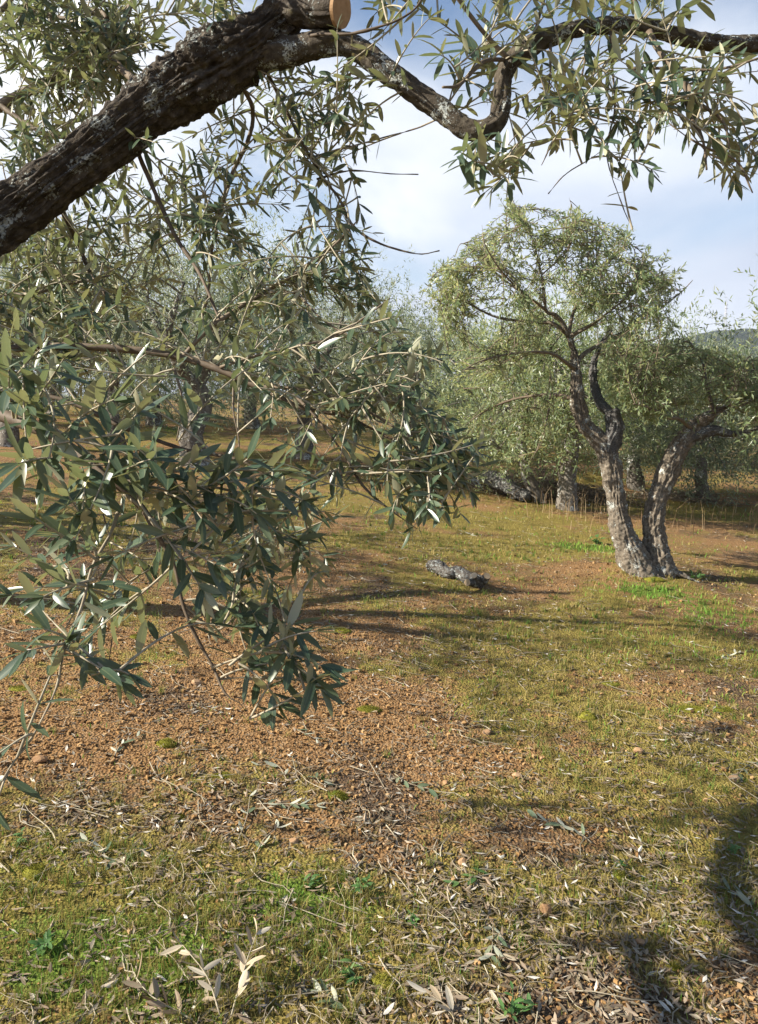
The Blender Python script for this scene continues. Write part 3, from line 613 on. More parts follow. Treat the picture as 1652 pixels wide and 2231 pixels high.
    H = [(216, 1224, 1.06, 76, 1129, .98, .066), (214, 1222, 1.06, 150, 1080, 1.0, .066), (205, 1262, 1.05, 95, 1300, .98, .052), (196, 1275, 1.05, 140, 1265, 1.0, .05), (152, 1400, 1.02, 60, 1418, .95, .062), (150, 1395, 1.02, 95, 1370, .99, .055),
         (146, 1415, 1.01, 255, 1478, .97, .062), (200, 1470, .99, 282, 1470, .98, .05), (335, 1132, 1.1, 441, 1284, 1.05, .066), (360, 1180, 1.08, 470, 1230, 1.05, .062), (395, 1310, 1.14, 520, 1340, 1.13, .05),
         (560, 1425, 1.09, 690, 1375, 1.06, .062), (580, 1420, 1.09, 700, 1450, 1.05, .066), (500, 1450, 1.1, 640, 1360, 1.1, .062), (540, 1480, 1.12, 700, 1500, 1.1, .058), (520, 1445, 1.1, 610, 1530, 1.08, .06), (620, 1410, 1.08, 690, 1480, 1.05, .06),
         (70, 1600, .98, 0, 1640, .95, .05), (20, 1680, .97, -10, 1760, .95, .06),
         (120, 955, 1.25, 60, 880, 1.1, .068), (130, 960, 1.2, 250, 870, 1.05, .066), (30, 910, 1.25, 20, 800, 1.1, .07), (60, 900, 1.2, 140, 780, 1.08, .07), (0, 880, 1.2, 90, 760, 1.1, .07), (210, 1010, 1.15, 300, 900, 1.05, .066), (200, 1010, 1.15, 180, 1110, 1.02, .066), (120, 1000, 1.15, 40, 1010, 1.0, .07), (250, 1050, 1.15, 330, 1000, 1.05, .066), (300, 1080, 1.14, 420, 1010, 1.06, .066), (330, 1070, 1.12, 440, 1130, 1.05, .064), (430, 1075, 1.12, 540, 1000, 1.06, .064), (440, 1080, 1.12, 560, 1120, 1.06, .064), (540, 1062, 1.14, 660, 1090, 1.1, .06), (390, 960, 1.5, 470, 860, 1.4, .064),
         (1060, 300, 1.62, 1000, 345, 1.5, .066), (1075, 385, 1.53, 1110, 400, 1.5, .066), (1075, 380, 1.53, 1030, 350, 1.48, .062), (1085, 360, 1.53, 1130, 345, 1.5, .062), (1000, 172, 1.5, 960, 120, 1.44, .07), (1050, 140, 1.55, 1010, 90, 1.5, .07), (1010, 170, 1.5, 1060, 200, 1.45, .06)]
    for (u0, v0, d0, u1, v1, d1, ln) in H:
        c = shoot(P(u0, v0, d0), P(u1, v1, d1), ln, np.array([0, 0, .012])+rng.normal(0, .008, 3), .18, .0024, .026)
        sk.add(c[2:8])
    # fill: (polygon in the picture, depth range, shoots, leaf length, ideal shoot length)
    F = [([(0, 0), (420, 0), (300, 190), (120, 330), (0, 420)], (2.05, 2.7), 141, 0.0580, .22),
         ([(-60, 560), (60, 480), (200, 400), (330, 320), (420, 420), (380, 600), (300, 740), (0, 760)], (1.9, 2.5), 120, 0.0580, .2),
         ([(330, 300), (480, 240), (560, 180), (680, 120), (820, 200), (800, 300), (700, 420), (600, 520), (420, 560)], (1.65, 2.2), 80, 0.0497, .2),
         ([(420, 520), (620, 500), (780, 430), (830, 520), (760, 640), (560, 660), (430, 700)], (1.65, 2.0), 35, 0.0497, .18),
         ([(0, 620), (300, 640), (430, 720), (380, 880), (200, 900), (0, 860)], (1.35, 1.9), 41, 0.0515, .18),
         ([(420, 700), (600, 660), (800, 640), (890, 660), (980, 740), (960, 860), (800, 900), (600, 880), (450, 820)], (1.45, 1.8), 42, 0.0497, .18),
         ([(560, 860), (760, 820), (960, 850), (1060, 1000), (960, 1080), (800, 1060), (620, 1000)], (1.4, 1.7), 33, 0.0497, .17),
         ([(650, 1000), (800, 1040), (980, 1090), (950, 1160), (820, 1120), (700, 1110)], (1.35, 1.55), 12, 0.0497, .15),
         ([(0, 900), (300, 900), (560, 880), (680, 980), (720, 1120), (620, 1200), (420, 1180), (250, 1080), (60, 1040)], (1.05, 1.5), 23, 0.0534, .16),
         ([(260, 1160), (480, 1150), (700, 1150), (760, 1220), (640, 1280), (420, 1290), (280, 1300)], (1.15, 1.55), 14, 0.0534, .14),
         ([(940, 90), (1090, 60), (1200, 110), (1290, 90), (1290, 240), (1190, 330), (1130, 250), (1020, 220)], (1.68, 1.95), 20, 0.0580, .16),
         ([(1180, 120), (1400, 110), (1500, 160), (1480, 300), (1400, 400), (1290, 380), (1200, 300)], (1.4, 1.65), 32, 0.0515, .16),
         ([(1440, 100), (1660, 120), (1660, 400), (1590, 430), (1540, 340), (1470, 250)], (1.4, 1.7), 31, 0.0515, .16),
         ([(1180, 0), (1500, 0), (1560, 60), (1250, 50)], (1.5, 1.7), 10, 0.0515, .15),
         ([(420, 0), (560, 0), (440, 80)], (1.9, 2.3), 7, 0.0580, .2),
         ([(620, 60), (760, 40), (900, 20), (880, 60), (760, 110)], (1.6, 1.8), 5, 0.0497, .15),
         ([(20, 960), (300, 940), (420, 1050), (250, 1080), (60, 1060)], (1.0, 1.25), 10, 0.0580, .15),
         ([(440, 960), (700, 950), (740, 1150), (600, 1200), (440, 1150)], (1.1, 1.45), 10, 0.0515, .15),
         ([(480, 1360), (700, 1340), (720, 1500), (560, 1530)], (1.05, 1.15), 5, 0.0515, .12),
         ([(900, 960), (1040, 960), (1070, 1080), (960, 1080)], (1.48, 1.6), 13, 0.0497, .15),
         ([(300, 1200), (520, 1180), (700, 1180), (740, 1300), (560, 1340), (380, 1300)], (1.1, 1.5), 14, 0.0506, .16),
         ([(0, 1180), (220, 1150), (300, 1300), (200, 1420), (0, 1440)], (1.0, 1.35), 14, 0.0550, .16),
         ([(420, 1320), (700, 1300), (730, 1420), (520, 1440)], (1.08, 1.3), 6, 0.0506, .15),
         ([(820, 980), (1060, 960), (1070, 1090), (940, 1180), (820, 1120)], (1.45, 1.65), 20, 0.0506, .16),
         ([(420, 560), (800, 540), (840, 660), (560, 700)], (1.7, 1.95), 22, 0.0550, .18),
         ([(980, 300), (1060, 310), (1140, 330), (1120, 410), (1050, 420), (990, 380)], (1.5, 1.66), 9, .056, .13),
         ([(760, 0), (1180, -20), (1140, 60), (900, 50)], (1.5, 1.75), 8, .056, .15),
         # out of frame
         ([(-300, 0), (1652, 0), (1652, -120), (-300, -160)], (1.6, 2.4), 60, .06, .25),
         ([(300, -150), (1500, -200), (1500, -900), (300, -1000)], (1.7, 2.5), 80, .06, .3),
         ([(-1300, 300), (-300, 200), (0, -100), (-300, -700), (-1100, -600)], (1.9, 3.2), 150, .06, .32),
         ([(-2000, 500), (-1100, 500), (-1000, -100), (-1900, -200)], (1.5, 2.3), 50, .06, .32),
         ([(-420, 500), (-40, 620), (-40, 950), (-400, 950)], (1.3, 1.9), 24, .062, .2)]
    for (poly, (d0, d1), n, ln, ideal) in F:
        T = []
        for k in range(n):
            u, v = sample_poly(poly, rng); T.append(P(u, v, rng.uniform(d0, d1)))
        T = np.array(T); dm = np.array([np.linalg.norm(sk.p-q, axis=1).min() for q in T])
        for q in T[np.argsort(dm)]:
            s0 = sk.near(q, rng, ideal); d = np.linalg.norm(q-s0)
            if d > 0.55:
                s0 = sk.p[int(np.argmin(np.linalg.norm(sk.p-q, axis=1)))]; d = np.linalg.norm(q-s0)
            bow = rng.normal(0, .10*d, 3)+np.array([0, 0, .10*d])
            c = shoot(s0, q, ln*rng.uniform(.88, 1.1), bow, rng.uniform(.15, .4) if d < .35 else .45, .0016+.004*d, rng.uniform(.023, .032), .86)
            sk.add(c[3:9])
    # bare hanging twigs
    obj('twigs', tw.build('twigs', M_TWIG_PALE, None, O), root, None, 'stuff')
    A = LV.arrays(); p = A[0]+A[1]*A[3][:, None]*.5; u, v, d = project(p)
    ok = d > 0.55; A = tuple(a[ok] for a in A); u, v, d = u[ok], v[ok], d[ok]
    size = A[3]/d*((u > 10) & (u < 1642) & (v > 10) & (v < 2220))
    sd_ = np.cross(A[2], A[1]); tocam = norm(CAM-A[0]); size = size*(0.4+np.abs(np.sum(tocam*A[2], 1)))
    order = np.argsort(-size); big, rest = order[:300], order[300:]
    obj('foliage', leaves_mesh('foliage', tuple(a[rest] for a in A), M_LEAF, True, O, 5), root, None, 'stuff')
    vari = []
    for k in range(10):
        b = np.linspace(-.06, .22, 10)[k]; w = [.105, .125, .115, .135, .11, .12, .13, .1, .118, .128][k]
        Z = (np.zeros((1, 3)), np.array([[1., 0, 0]]), np.array([[0, 0, 1.]]), np.ones(1), np.array([w]), np.array([b]))
        vari.append(leaves_mesh('leaf', Z, M_LEAF, True, seed=k))
    for q in big:
        k = int(np.clip(round((A[5][q]+.06)/.28*9), 0, 9)); o = obj('leaf', vari[k], root)
        a, n_ = A[1][q], A[2][q]; s_ = np.cross(n_, a); ln = A[3][q]
        m = Matrix.Identity(4)
        for c3, ax in enumerate((a, s_, n_)):
            for r3 in range(3): m[r3][c3] = float(ax[r3]*ln)
        for r3 in range(3): m[r3][3] = float(A[0][q][r3]-O[r3])
        o.matrix_local = m
    print('near leaves', len(A[0]))
near_tree()

# ------------------------------------------------------------------ other olive trees
def spray_leaves(Pp, D, rng, nl, length, ln, wr=0.13, up=.6, jit=.35):
    """N sprays at Pp pointing along D, nl leaves each, vectorised"""
    n = len(Pp); D = norm(D); t = np.linspace(0.1, 1, nl)[None, :, None]
    pos = Pp[:, None]+D[:, None]*length*(t-.5)
    pos[..., 2] -= (length*.25*t[..., 0]**2)
    aa = np.where(np.abs(D[:, 2:3]) < .9, np.array([[0, 0, 1.]]), np.array([[1., 0, 0]])); u = norm(np.cross(D, aa)); w = np.cross(D, u)
    ph = rng.random((n, 1))*6.28+np.arange(nl)[None]*2.2+rng.normal(0, .4, (n, nl))
    rad = u[:, None]*np.cos(ph)[..., None]+w[:, None]*np.sin(ph)[..., None]
    an = rng.normal(.8, .25, (n, nl))[..., None]
    d = D[:, None]*np.cos(an)+rad*np.sin(an)
    nn = np.array([0, 0, up*.7])+SUNV*.55+D[:, None]*.4+rng.normal(0, jit, (n, nl, 3))
    ll = ln*rng.uniform(.7, 1.2, (n, nl))
    d = norm(d.reshape(-1, 3)); nn = nn.reshape(-1, 3); nn = norm(nn-d*np.sum(d*nn, 1, keepdims=True))
    return pos.reshape(-1, 3), d, nn, ll.ravel(), (ll*wr).ravel(), np.full(n*nl, .06)

def right_tree():
    rng = np.random.default_rng(5); b3 = G(1408, 1245); D0 = float((b3-CAM)@FWD); O = b3
    root = thing('olive_tree', 'two-stemmed olive tree with pale rough bark and round leafy crown on the mossy slope', 'tree', O)
    sk = Skel(); k = D0
    def stem(nm, pts, step, ns, amp, seed, mat, fr=6, fl=3.5, lump=.7, cap=True):
        pa = px_path([(u, v, k+dd, w) for (u, v, dd, w) in pts])
        vtx, f, tri = bark_tube(pa, step, ns, amp, seed, lump, cap, fr, fl)
        sk.add(resample(pa, step=.06)[:, :3])
        return obj(nm, mesh_np(nm, vtx-O, [f, tri], None, True, [mat]), root), pa
    stem('trunk', [(1405, 1275, 0, 100), (1390, 1245, 0, 84), (1372, 1200, 0, 66), (1350, 1140, 0, 52), (1340, 1070, 0, 47), (1331, 1010, 0, 48), (1320, 975, 0, 50), (1298, 952, 0, 42), (1272, 925, 0, 38), (1258, 880, 0, 37), (1256, 835, 0, 34), (1254, 800, .02, 27), (1250, 765, .02, 18), (1240, 735, .02, 14)], 0.010, 72, .022, 41, M_BARK_MID)
    stem('trunk', [(1432, 1275, .05, 96), (1434, 1240, .05, 80), (1428, 1195, .05, 60), (1424, 1140, .05, 50), (1432, 1090, .05, 50), (1450, 1040, .04, 52), (1468, 998, .02, 50), (1490, 960, 0, 46), (1508, 936, 0, 46), (1530, 918, -.05, 36), (1556, 900, -.1, 26), (1590, 885, -.2, 18), (1640, 872, -.3, 13), (1700, 850, -.4, 9)], 0.010, 72, .022, 42, M_BARK_MID)
    s1, pa = stem('stub', [(1322, 985, 0, 52), (1334, 955, -.02, 46), (1340, 925, -.02, 42), (1336, 903, -.02, 40), (1332, 893, -.02, 30)], .01, 56, .02, 43, M_BARK_DARK); s1['label'] = 'dark lichen-covered sawn stub between the stems'
    stem('root', [(1440, 1215, 0, 44), (1466, 1243, -.03, 26), (1496, 1258, -.06, 14), (1530, 1272, -.08, 6)], .012, 32, .012, 44, M_BARK_MID)
    stem('root', [(1390, 1222, 0, 40), (1380, 1248, -.08, 26), (1372, 1266, -.14, 10)], .012, 32, .012, 46, M_BARK_MID)
    stem('limb', [(1500, 955, 0, 36), (1530, 943, -.05, 30), (1562, 938, -.1, 24), (1600, 945, -.15, 15), (1660, 930, -.3, 11), (1730, 900, -.4, 7)], .012, 36, .014, 45, M_BARK_DARK)
    stem('limb', [(1335, 905, .15, 26), (1310, 880, .3, 24), (1298, 850, .4, 22), (1292, 812, .5, 20), (1300, 770, .6, 14), (1330, 720, .7, 9)], .012, 36, .012, 47, M_BARK_DARK)
    BR = [([(1240, 735, .02, 13), (1225, 702, -.02, 11), (1207, 684, -.05, 10), (1190, 676, -.08, 8), (1180, 600, -.2, 6), (1160, 520, -.2, 4), (1130, 450, -.1, 2)]),
          ([(1240, 735, .02, 12), (1262, 722, -.05, 11), (1285, 710, -.1, 9), (1300, 700, -.15, 7), (1370, 640, -.3, 5), (1405, 560, -.3, 3)]),
          ([(1236, 728, .02, 11), (1205, 705, .02, 10), (1165, 702, .05, 8), (1080, 690, .1, 6), (1000, 650, .1, 4), (930, 620, .1, 2)]),
          ([(1252, 790, .02, 14), (1290, 760, .05, 10), (1275, 815, .1, 6)][:2]+[(1400, 700, .3, 6), (1480, 640, .4, 4), (1510, 610, .4, 2)]),
          ([(1254, 805, 0, 10), (1200, 770, -.2, 8), (1120, 770, -.4, 6), (1040, 790, -.6, 4), (980, 830, -.7, 2)]),
          ([(1258, 870, 0, 10), (1200, 860, .3, 8), (1120, 870, .5, 6), (1050, 900, .6, 4), (1000, 940, .6, 2)]),
          ([(1240, 735, .02, 9), (1250, 680, .2, 8), (1290, 600, .4, 6), (1310, 520, .5, 4), (1320, 490, .5, 2)]),
          ([(1225, 702, 0, 8), (1140, 640, .3, 6), (1060, 580, .4, 5), (1010, 530, .4, 3), (990, 560, .4, 2)]),
          ([(1190, 676, -.08, 7), (1110, 610, -.5, 5), (1060, 540, -.7, 4), (1050, 490, -.7, 2)]),
          ([(1510, 936, 0, 10), (1480, 913, -.2, 9), (1455, 910, -.3, 7), (1420, 890, -.4, 5), (1380, 880, -.5, 3)]),
          ([(1556, 900, -.1, 10), (1540, 840, 0, 8), (1530, 790, .1, 6), (1500, 740, .2, 4)]),
          ([(1590, 885, -.2, 9), (1600, 830, -.2, 7), (1620, 790, -.2, 5), (1640, 770, -.2, 3)]),
          ([(1300, 770, .6, 9), (1380, 780, .5, 7), (1440, 760, .4, 5), (1500, 770, .4, 3)]),
          ([(1330, 720, .7, 7), (1380, 830, .3, 6), (1420, 850, .1, 4), (1440, 880, -.1, 3)]),
          ([(1200, 860, .3, 6), (1190, 920, .2, 5), (1170, 980, .1, 3), (1150, 1010, 0, 2)]),
          ([(1180, 600, -.2, 4), (1240, 540, -.3, 3), (1250, 470, -.3, 2), (1240, 430, -.3, 1.5)])]
    for i, pts in enumerate(BR):
        pa = px_path([(u, v, k+dd*1.5, w) for (u, v, dd, w) in pts]); add_branch(root, 'branch', pa, M_TWIG if i > 3 else M_BARK_MID, .03, 8, .003, 300+i, O, sk)
    LVt = MB(); allA = []
    polys = [([(1060, 480), (1100, 425), (1130, 450), (1200, 445), (1240, 425), (1290, 470), (1350, 480), (1420, 530), (1440, 580), (1330, 620), (1180, 620), (1040, 600)], (-.7, .8), 300),
             ([(930, 600), (1010, 520), (1060, 500), (1180, 620), (1200, 760), (1100, 860), (990, 860), (960, 740)], (-.9, .9), 330),
             ([(1300, 600), (1440, 570), (1510, 590), (1500, 640), (1470, 700), (1500, 760), (1480, 830), (1380, 870), (1290, 800), (1330, 700)], (-.8, .9), 330),
             ([(1210, 600), (1330, 600), (1340, 690), (1260, 680)], (-.6, .9), 80),
             ([(960, 820), (1110, 820), (1230, 800), (1240, 930), (1200, 1000), (1110, 1010), (1000, 980)], (-.2, 1.0), 60),
             ([(1320, 800), (1460, 800), (1470, 880), (1420, 930), (1330, 890)], (-.8, .6), 150),
             ([(1450, 790), (1530, 760), (1600, 760), (1652, 780), (1720, 820), (1700, 940), (1620, 930), (1560, 880), (1470, 880)], (-.6, .6), 240),
             ([(905, 610), (960, 560), (1010, 540), (1010, 720), (940, 690)], (-.5, .6), 70), ([(1080, 440), (1090, 405), (1115, 400), (1120, 450)], (-.3, .3), 10), ([(1440, 560), (1460, 520), (1510, 590), (1480, 620)], (-.2, .2), 8)]
    for poly, (a, b), n in polys:
        T = np.array([P(*sample_poly(poly, rng), k+rng.uniform(a, b)) for _ in range(n)])
        # clumps: pull the shoots towards scattered centres, so that gaps open between them
        C = T[rng.integers(0, n, max(2, n//7))]; j = np.argmin(np.linalg.norm(T[:, None]-C[None], axis=2), 1); T = T+(C[j]-T)*rng.uniform(.2, .75, (n, 1))
        dm = np.array([np.linalg.norm(sk.p-q, axis=1).min() for q in T])
        for q in T[np.argsort(dm)]:
            s0 = sk.near(q, rng, .32, .15); dd = np.linalg.norm(q-s0)
            c = bez(s0, q, rng.normal(0, .10*dd, 3)+np.array([0, 0, .06*dd]), 8)
            vtx, f, tri = tube(c, np.linspace(.003+.004*dd, .0012, 8), 4, False); LVt.add(vtx, f); sk.add(c[4:7])
            LVx = Leaves(); sprig_leaves(LVx, c, rng, .030, .064, .3, .45, .135, 0.85, keep=.95, sunw=.6); allA.append(LVx.arrays())
    A = tuple(np.concatenate([a[i] for a in allA]) for i in range(6)); print('right tree leaves', len(A[0]))
    obj('twigs', LVt.build('twigs', M_TWIG, None, O), root, None, 'stuff')
    p = A[0]+A[1]*A[3][:, None]*.5; d = (p-CAM)@FWD; order = np.argsort(d)
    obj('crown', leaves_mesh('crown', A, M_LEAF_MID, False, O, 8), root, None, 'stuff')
right_tree()

def grove_tree(label, x, y, H, Wd, seed, nsp=900, ln=.072, mat=None, trunk_r=.16, lean=0.0, forks=3, low=.30, group='olive trees of the grove behind', nl=7, trunk_h=.34, bark=None, fruit=None):
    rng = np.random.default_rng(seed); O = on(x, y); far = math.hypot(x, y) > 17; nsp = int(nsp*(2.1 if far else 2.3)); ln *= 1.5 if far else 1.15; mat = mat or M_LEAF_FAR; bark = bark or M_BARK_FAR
    root = thing('olive_tree', label, 'tree', O, group)
    th = trunk_h*H; top = np.array([lean, rng.uniform(-.15, .15), th])
    j = lambda s: rng.normal(0, s, 3)*np.array([1, 1, .2])
    tp = [np.array([0, 0, -.12]), np.array([0, 0, .05]), top*.4+j(.06), top*.75+j(.06), top]
    rr = [trunk_r*1.6, trunk_r*1.3, trunk_r, trunk_r*.9, trunk_r*.85]
    vtx, f, tri = bark_tube(np.array([[*p, r] for p, r in zip(tp, rr)]), .05, 28, trunk_r*.14, seed, .8, True, 5, 3)
    obj('trunk', mesh_np('trunk', vtx, [f, tri], None, True, [bark]), root)
    cc = np.array([lean*1.3, 0, H*(low+1)/2]); R = np.array([Wd/2, Wd/2, H*(1-low)/2])
    ncl = max(14, nsp//34); q = norm(rng.normal(0, 1, (ncl, 3)))*rng.uniform(.25, 1, (ncl, 1))**.45; C = cc+q*R*rng.uniform(.85, 1.12, (ncl, 1))
    tw = MB(); nodes = []
    for i in range(forks):
        a = 6.28*i/forks+rng.uniform(-.5, .5); e = cc+np.array([math.cos(a), math.sin(a), 0])*R*.5+np.array([0, 0, R[2]*rng.uniform(.1, .5)])
        m = (top+e)/2+j(.15); pa = resample(np.array([[*top-np.array([0, 0, .08]), trunk_r*.62], [*m, trunk_r*.42], [*e, trunk_r*.14]]), step=.08)
        vtx, f, tri = tube(pa[:, :3], pa[:, 3], 12, True, bark_disp(trunk_r*.08, seed+i, .8, 6, 4)); obj('limb', mesh_np('limb', vtx, [f, tri], None, True, [bark]), root); nodes.append(pa[len(pa)//4:, :3])
    nodes = np.concatenate(nodes)
    for c in C:
        s0 = nodes[np.argmin(np.linalg.norm(nodes-c, axis=1)+rng.random(len(nodes))*.2)]; cv = bez(s0, c, j(.08)+np.array([0, 0, .05]), 7)
        vtx, f, _ = tube(cv, np.linspace(.018, .005, 7), 5, False); tw.add(vtx, f)
    obj('branches', tw.build('branches', bark), root, None, 'stuff')
    k = rng.integers(0, ncl, nsp); Pp = C[k]+rng.normal(0, 1, (nsp, 3))*np.array([Wd*.11, Wd*.11, H*.085]); Dd = norm(Pp-cc)*.7+rng.normal(0, .5, (nsp, 3))+np.array([0, 0, .35])
    A = spray_leaves(Pp, Dd, rng, nl, .24, ln)
    obj('crown', leaves_mesh('crown', A, mat, False, (0, 0, 0), seed), root, None, 'stuff')
    return root
def at(u, d):  # ground point on the vertical plane of column u at depth d
    return ((u-826)/FPX*d, d*math.cos(PITCH)*1.0)
def gt(label, u, d, *a, **k): x, y = at(u, d); return grove_tree(label, x, y, *a, **k)
gt('olive tree with forked dark trunk seen through the hanging branches', 430, 12.5, 3.8, 3.2, 201, 1000, trunk_r=.2, forks=4, low=.36)
gt('slim grey-trunked olive tree, second trunk from the left edge', 265, 14.5, 3.9, 3.6, 202, 900, trunk_r=.13, forks=3, low=.36)
gt('pale olive tree at the left edge behind the thick limb', 30, 13.5, 3.7, 3.6, 203, 900, trunk_r=.15, low=.36)
gt('olive tree with rounded crown behind the tip of the hanging branches', 665, 15, 4.0, 3.6, 204, 1100, trunk_r=.16, low=.3)
gt('low distant olive tree in the gap left of the two-stemmed tree', 880, 19, 3.5, 4.2, 205, 1300, trunk_r=.16, low=.12)
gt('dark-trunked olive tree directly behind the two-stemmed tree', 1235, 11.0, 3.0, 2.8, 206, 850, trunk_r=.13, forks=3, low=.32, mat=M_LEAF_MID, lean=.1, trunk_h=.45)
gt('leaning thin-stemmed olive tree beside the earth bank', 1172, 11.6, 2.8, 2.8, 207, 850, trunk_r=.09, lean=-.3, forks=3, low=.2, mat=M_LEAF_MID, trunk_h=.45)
gt('grey olive trunk seen between the two stems', 1383, 14, 3.0, 3.2, 208, 1100, trunk_r=.13, forks=3, low=.22, lean=.05, trunk_h=.4)
gt('small grey forked olive tree right of the two-stemmed tree', 1530, 13.2, 2.6, 3.4, 209, 1400, trunk_r=.11, forks=3, low=.16, lean=-.2, trunk_h=.38)
gt('bushy olive tree at the right edge beyond the dry stalks', 1720, 14.5, 2.9, 4.0, 210, 1400, trunk_r=.15, low=.1)
gt('far olive tree at the back between the left trunks', 345, 22, 4.4, 5.0, 211, 1300, .075, low=.02, trunk_r=.2)
gt('far olive tree behind the drooping branch tips', 555, 24, 4.6, 5.2, 212, 1300, .08, low=.02, trunk_r=.2)
gt('farthest pale olive tree in the middle of the grove', 770, 29, 4.8, 6.0, 213, 1300, .09, low=.02, trunk_r=.2)
gt('far olive tree by the left edge', 130, 25, 4.6, 5.4, 214, 1300, .08, low=.02, trunk_r=.2)
gt('distant olive tree low behind the two-stemmed trunk', 1090, 23, 3.6, 5.6, 215, 1300, .08, low=.06, trunk_r=.2)
gt('distant olive tree on the slope below the far hill', 1310, 24, 3.5, 6.0, 216, 1300, .08, low=.04, trunk_r=.2)
gt('distant olive tree under the far hill', 1500, 23, 3.3, 5.8, 217, 1300, .08, low=.04, trunk_r=.2)
gt('distant olive tree in the lower right corner of the grove', 1690, 25, 3.4, 6.5, 218, 1300, .085, low=.04, trunk_r=.2)
gt('far left olive tree filling the gap below the thick limb', -60, 19, 4.0, 4.6, 219, 1200, .075, low=.02, trunk_r=.18)
gt('far olive tree glimpsed left of the round crown', 960, 33, 4.2, 7.0, 220, 1300, .10, low=.05, trunk_r=.2)
gt('far bushy olive tree between the two left trunks', 235, 28, 4.6, 6.0, 233, 1000, .09, low=.02, trunk_r=.15)
gt('far bushy olive tree left of the middle', 450, 30, 4.6, 6.4, 234, 1000, .09, low=.02, trunk_r=.15)
# near neighbour whose sunny shoots enter at the right edge
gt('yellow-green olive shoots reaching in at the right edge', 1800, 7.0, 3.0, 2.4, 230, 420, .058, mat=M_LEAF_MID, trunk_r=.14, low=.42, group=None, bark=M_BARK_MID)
# neighbours beyond the left edge: their shade lies across the grove
grove_tree('olive tree beyond the left edge that shades the middle ground', -6.5, 7.1, 4.2, 3.7, 240, 420, .08, low=.3, group='olive trees beyond the left edge')
grove_tree('olive tree beyond the left edge that shades the foreground', -4.5, 4.75, 4.3, 3.0, 241, 170, .08, low=.64, trunk_h=.5, group='olive trees beyond the left edge')

# ------------------------------------------------------------------ things lying on the ground
def normal_at(x, y, e=.03):
    hx = (height(x+e, y)-height(x-e, y))/(2*e); hy = (height(x, y+e)-height(x, y-e))/(2*e)
    return norm(np.stack([-hx, -hy, np.ones_like(hx)], -1))
def ground_z(x, y):
    return height(x, y)+0.016*(fbm2(x, y, 22, 3, 3)-0.5)*(np.hypot(x, y) < 14)
def wedge(n, rng, r0, r1, power=1.0, half=36):
    """random ground points in the view wedge, thinning with distance"""
    r = (r0**(1-power)+rng.random(n)*(r1**(1-power)-r0**(1-power)))**(1/(1-power)) if power != 1 else r0*(r1/r0)**rng.random(n)
    a = RAD(half)*(2*rng.random(n)-1); return r*np.sin(a), r*np.cos(a)

def gravel():
    rng = np.random.default_rng(51); n = 62000
    x, y = wedge(n, rng, 1.5, 8.0, .95); m, l, g = cover(x, y); soil = np.clip(1.05-m-.35*l-g, .06, 1)
    k = rng.random(n) < soil; x, y = x[k], y[k]; n = len(x)
    s = np.minimum(rng.lognormal(math.log(.0035), .55, n), .009)*np.clip(np.hypot(x, y)/3.4, .85, 1.25)
    cube = np.array([[a, b, c] for a in (-1, 1) for b in (-1, 1) for c in (-1, 1)], float)
    F = np.array([(0, 1, 3, 2), (4, 6, 7, 5), (0, 4, 5, 1), (2, 3, 7, 6), (0, 2, 6, 4), (1, 5, 7, 3)])
    V = cube[None]*rng.uniform(.45, 1.15, (n, 8, 1))*s[:, None, None]*rng.uniform(.6, 1.2, (n, 1, 3))
    a = rng.random(n)*6.28; ca, sa = np.cos(a)[:, None], np.sin(a)[:, None]
    V = np.stack([V[..., 0]*ca-V[..., 1]*sa, V[..., 0]*sa+V[..., 1]*ca, V[..., 2]], -1)
    V = V+np.stack([x, y, ground_z(x, y)+s*.35], -1)[:, None]
    f = (F[None]+(np.arange(n)*8)[:, None, None]).reshape(-1, 4)
    r = rng.random(n); lc = np.stack([np.zeros(n*8), np.zeros(n*8), np.repeat(r, 8)], 1)
    o = obj('gravel', mesh_np('gravel', V.reshape(-1, 3), f, {'lc': lc}, False, [M_GRAVEL]), None, None, 'stuff'); o['label'] = 'loose orange-brown soil crumbs and gravel over the bare ground'; o['category'] = 'gravel'
gravel()

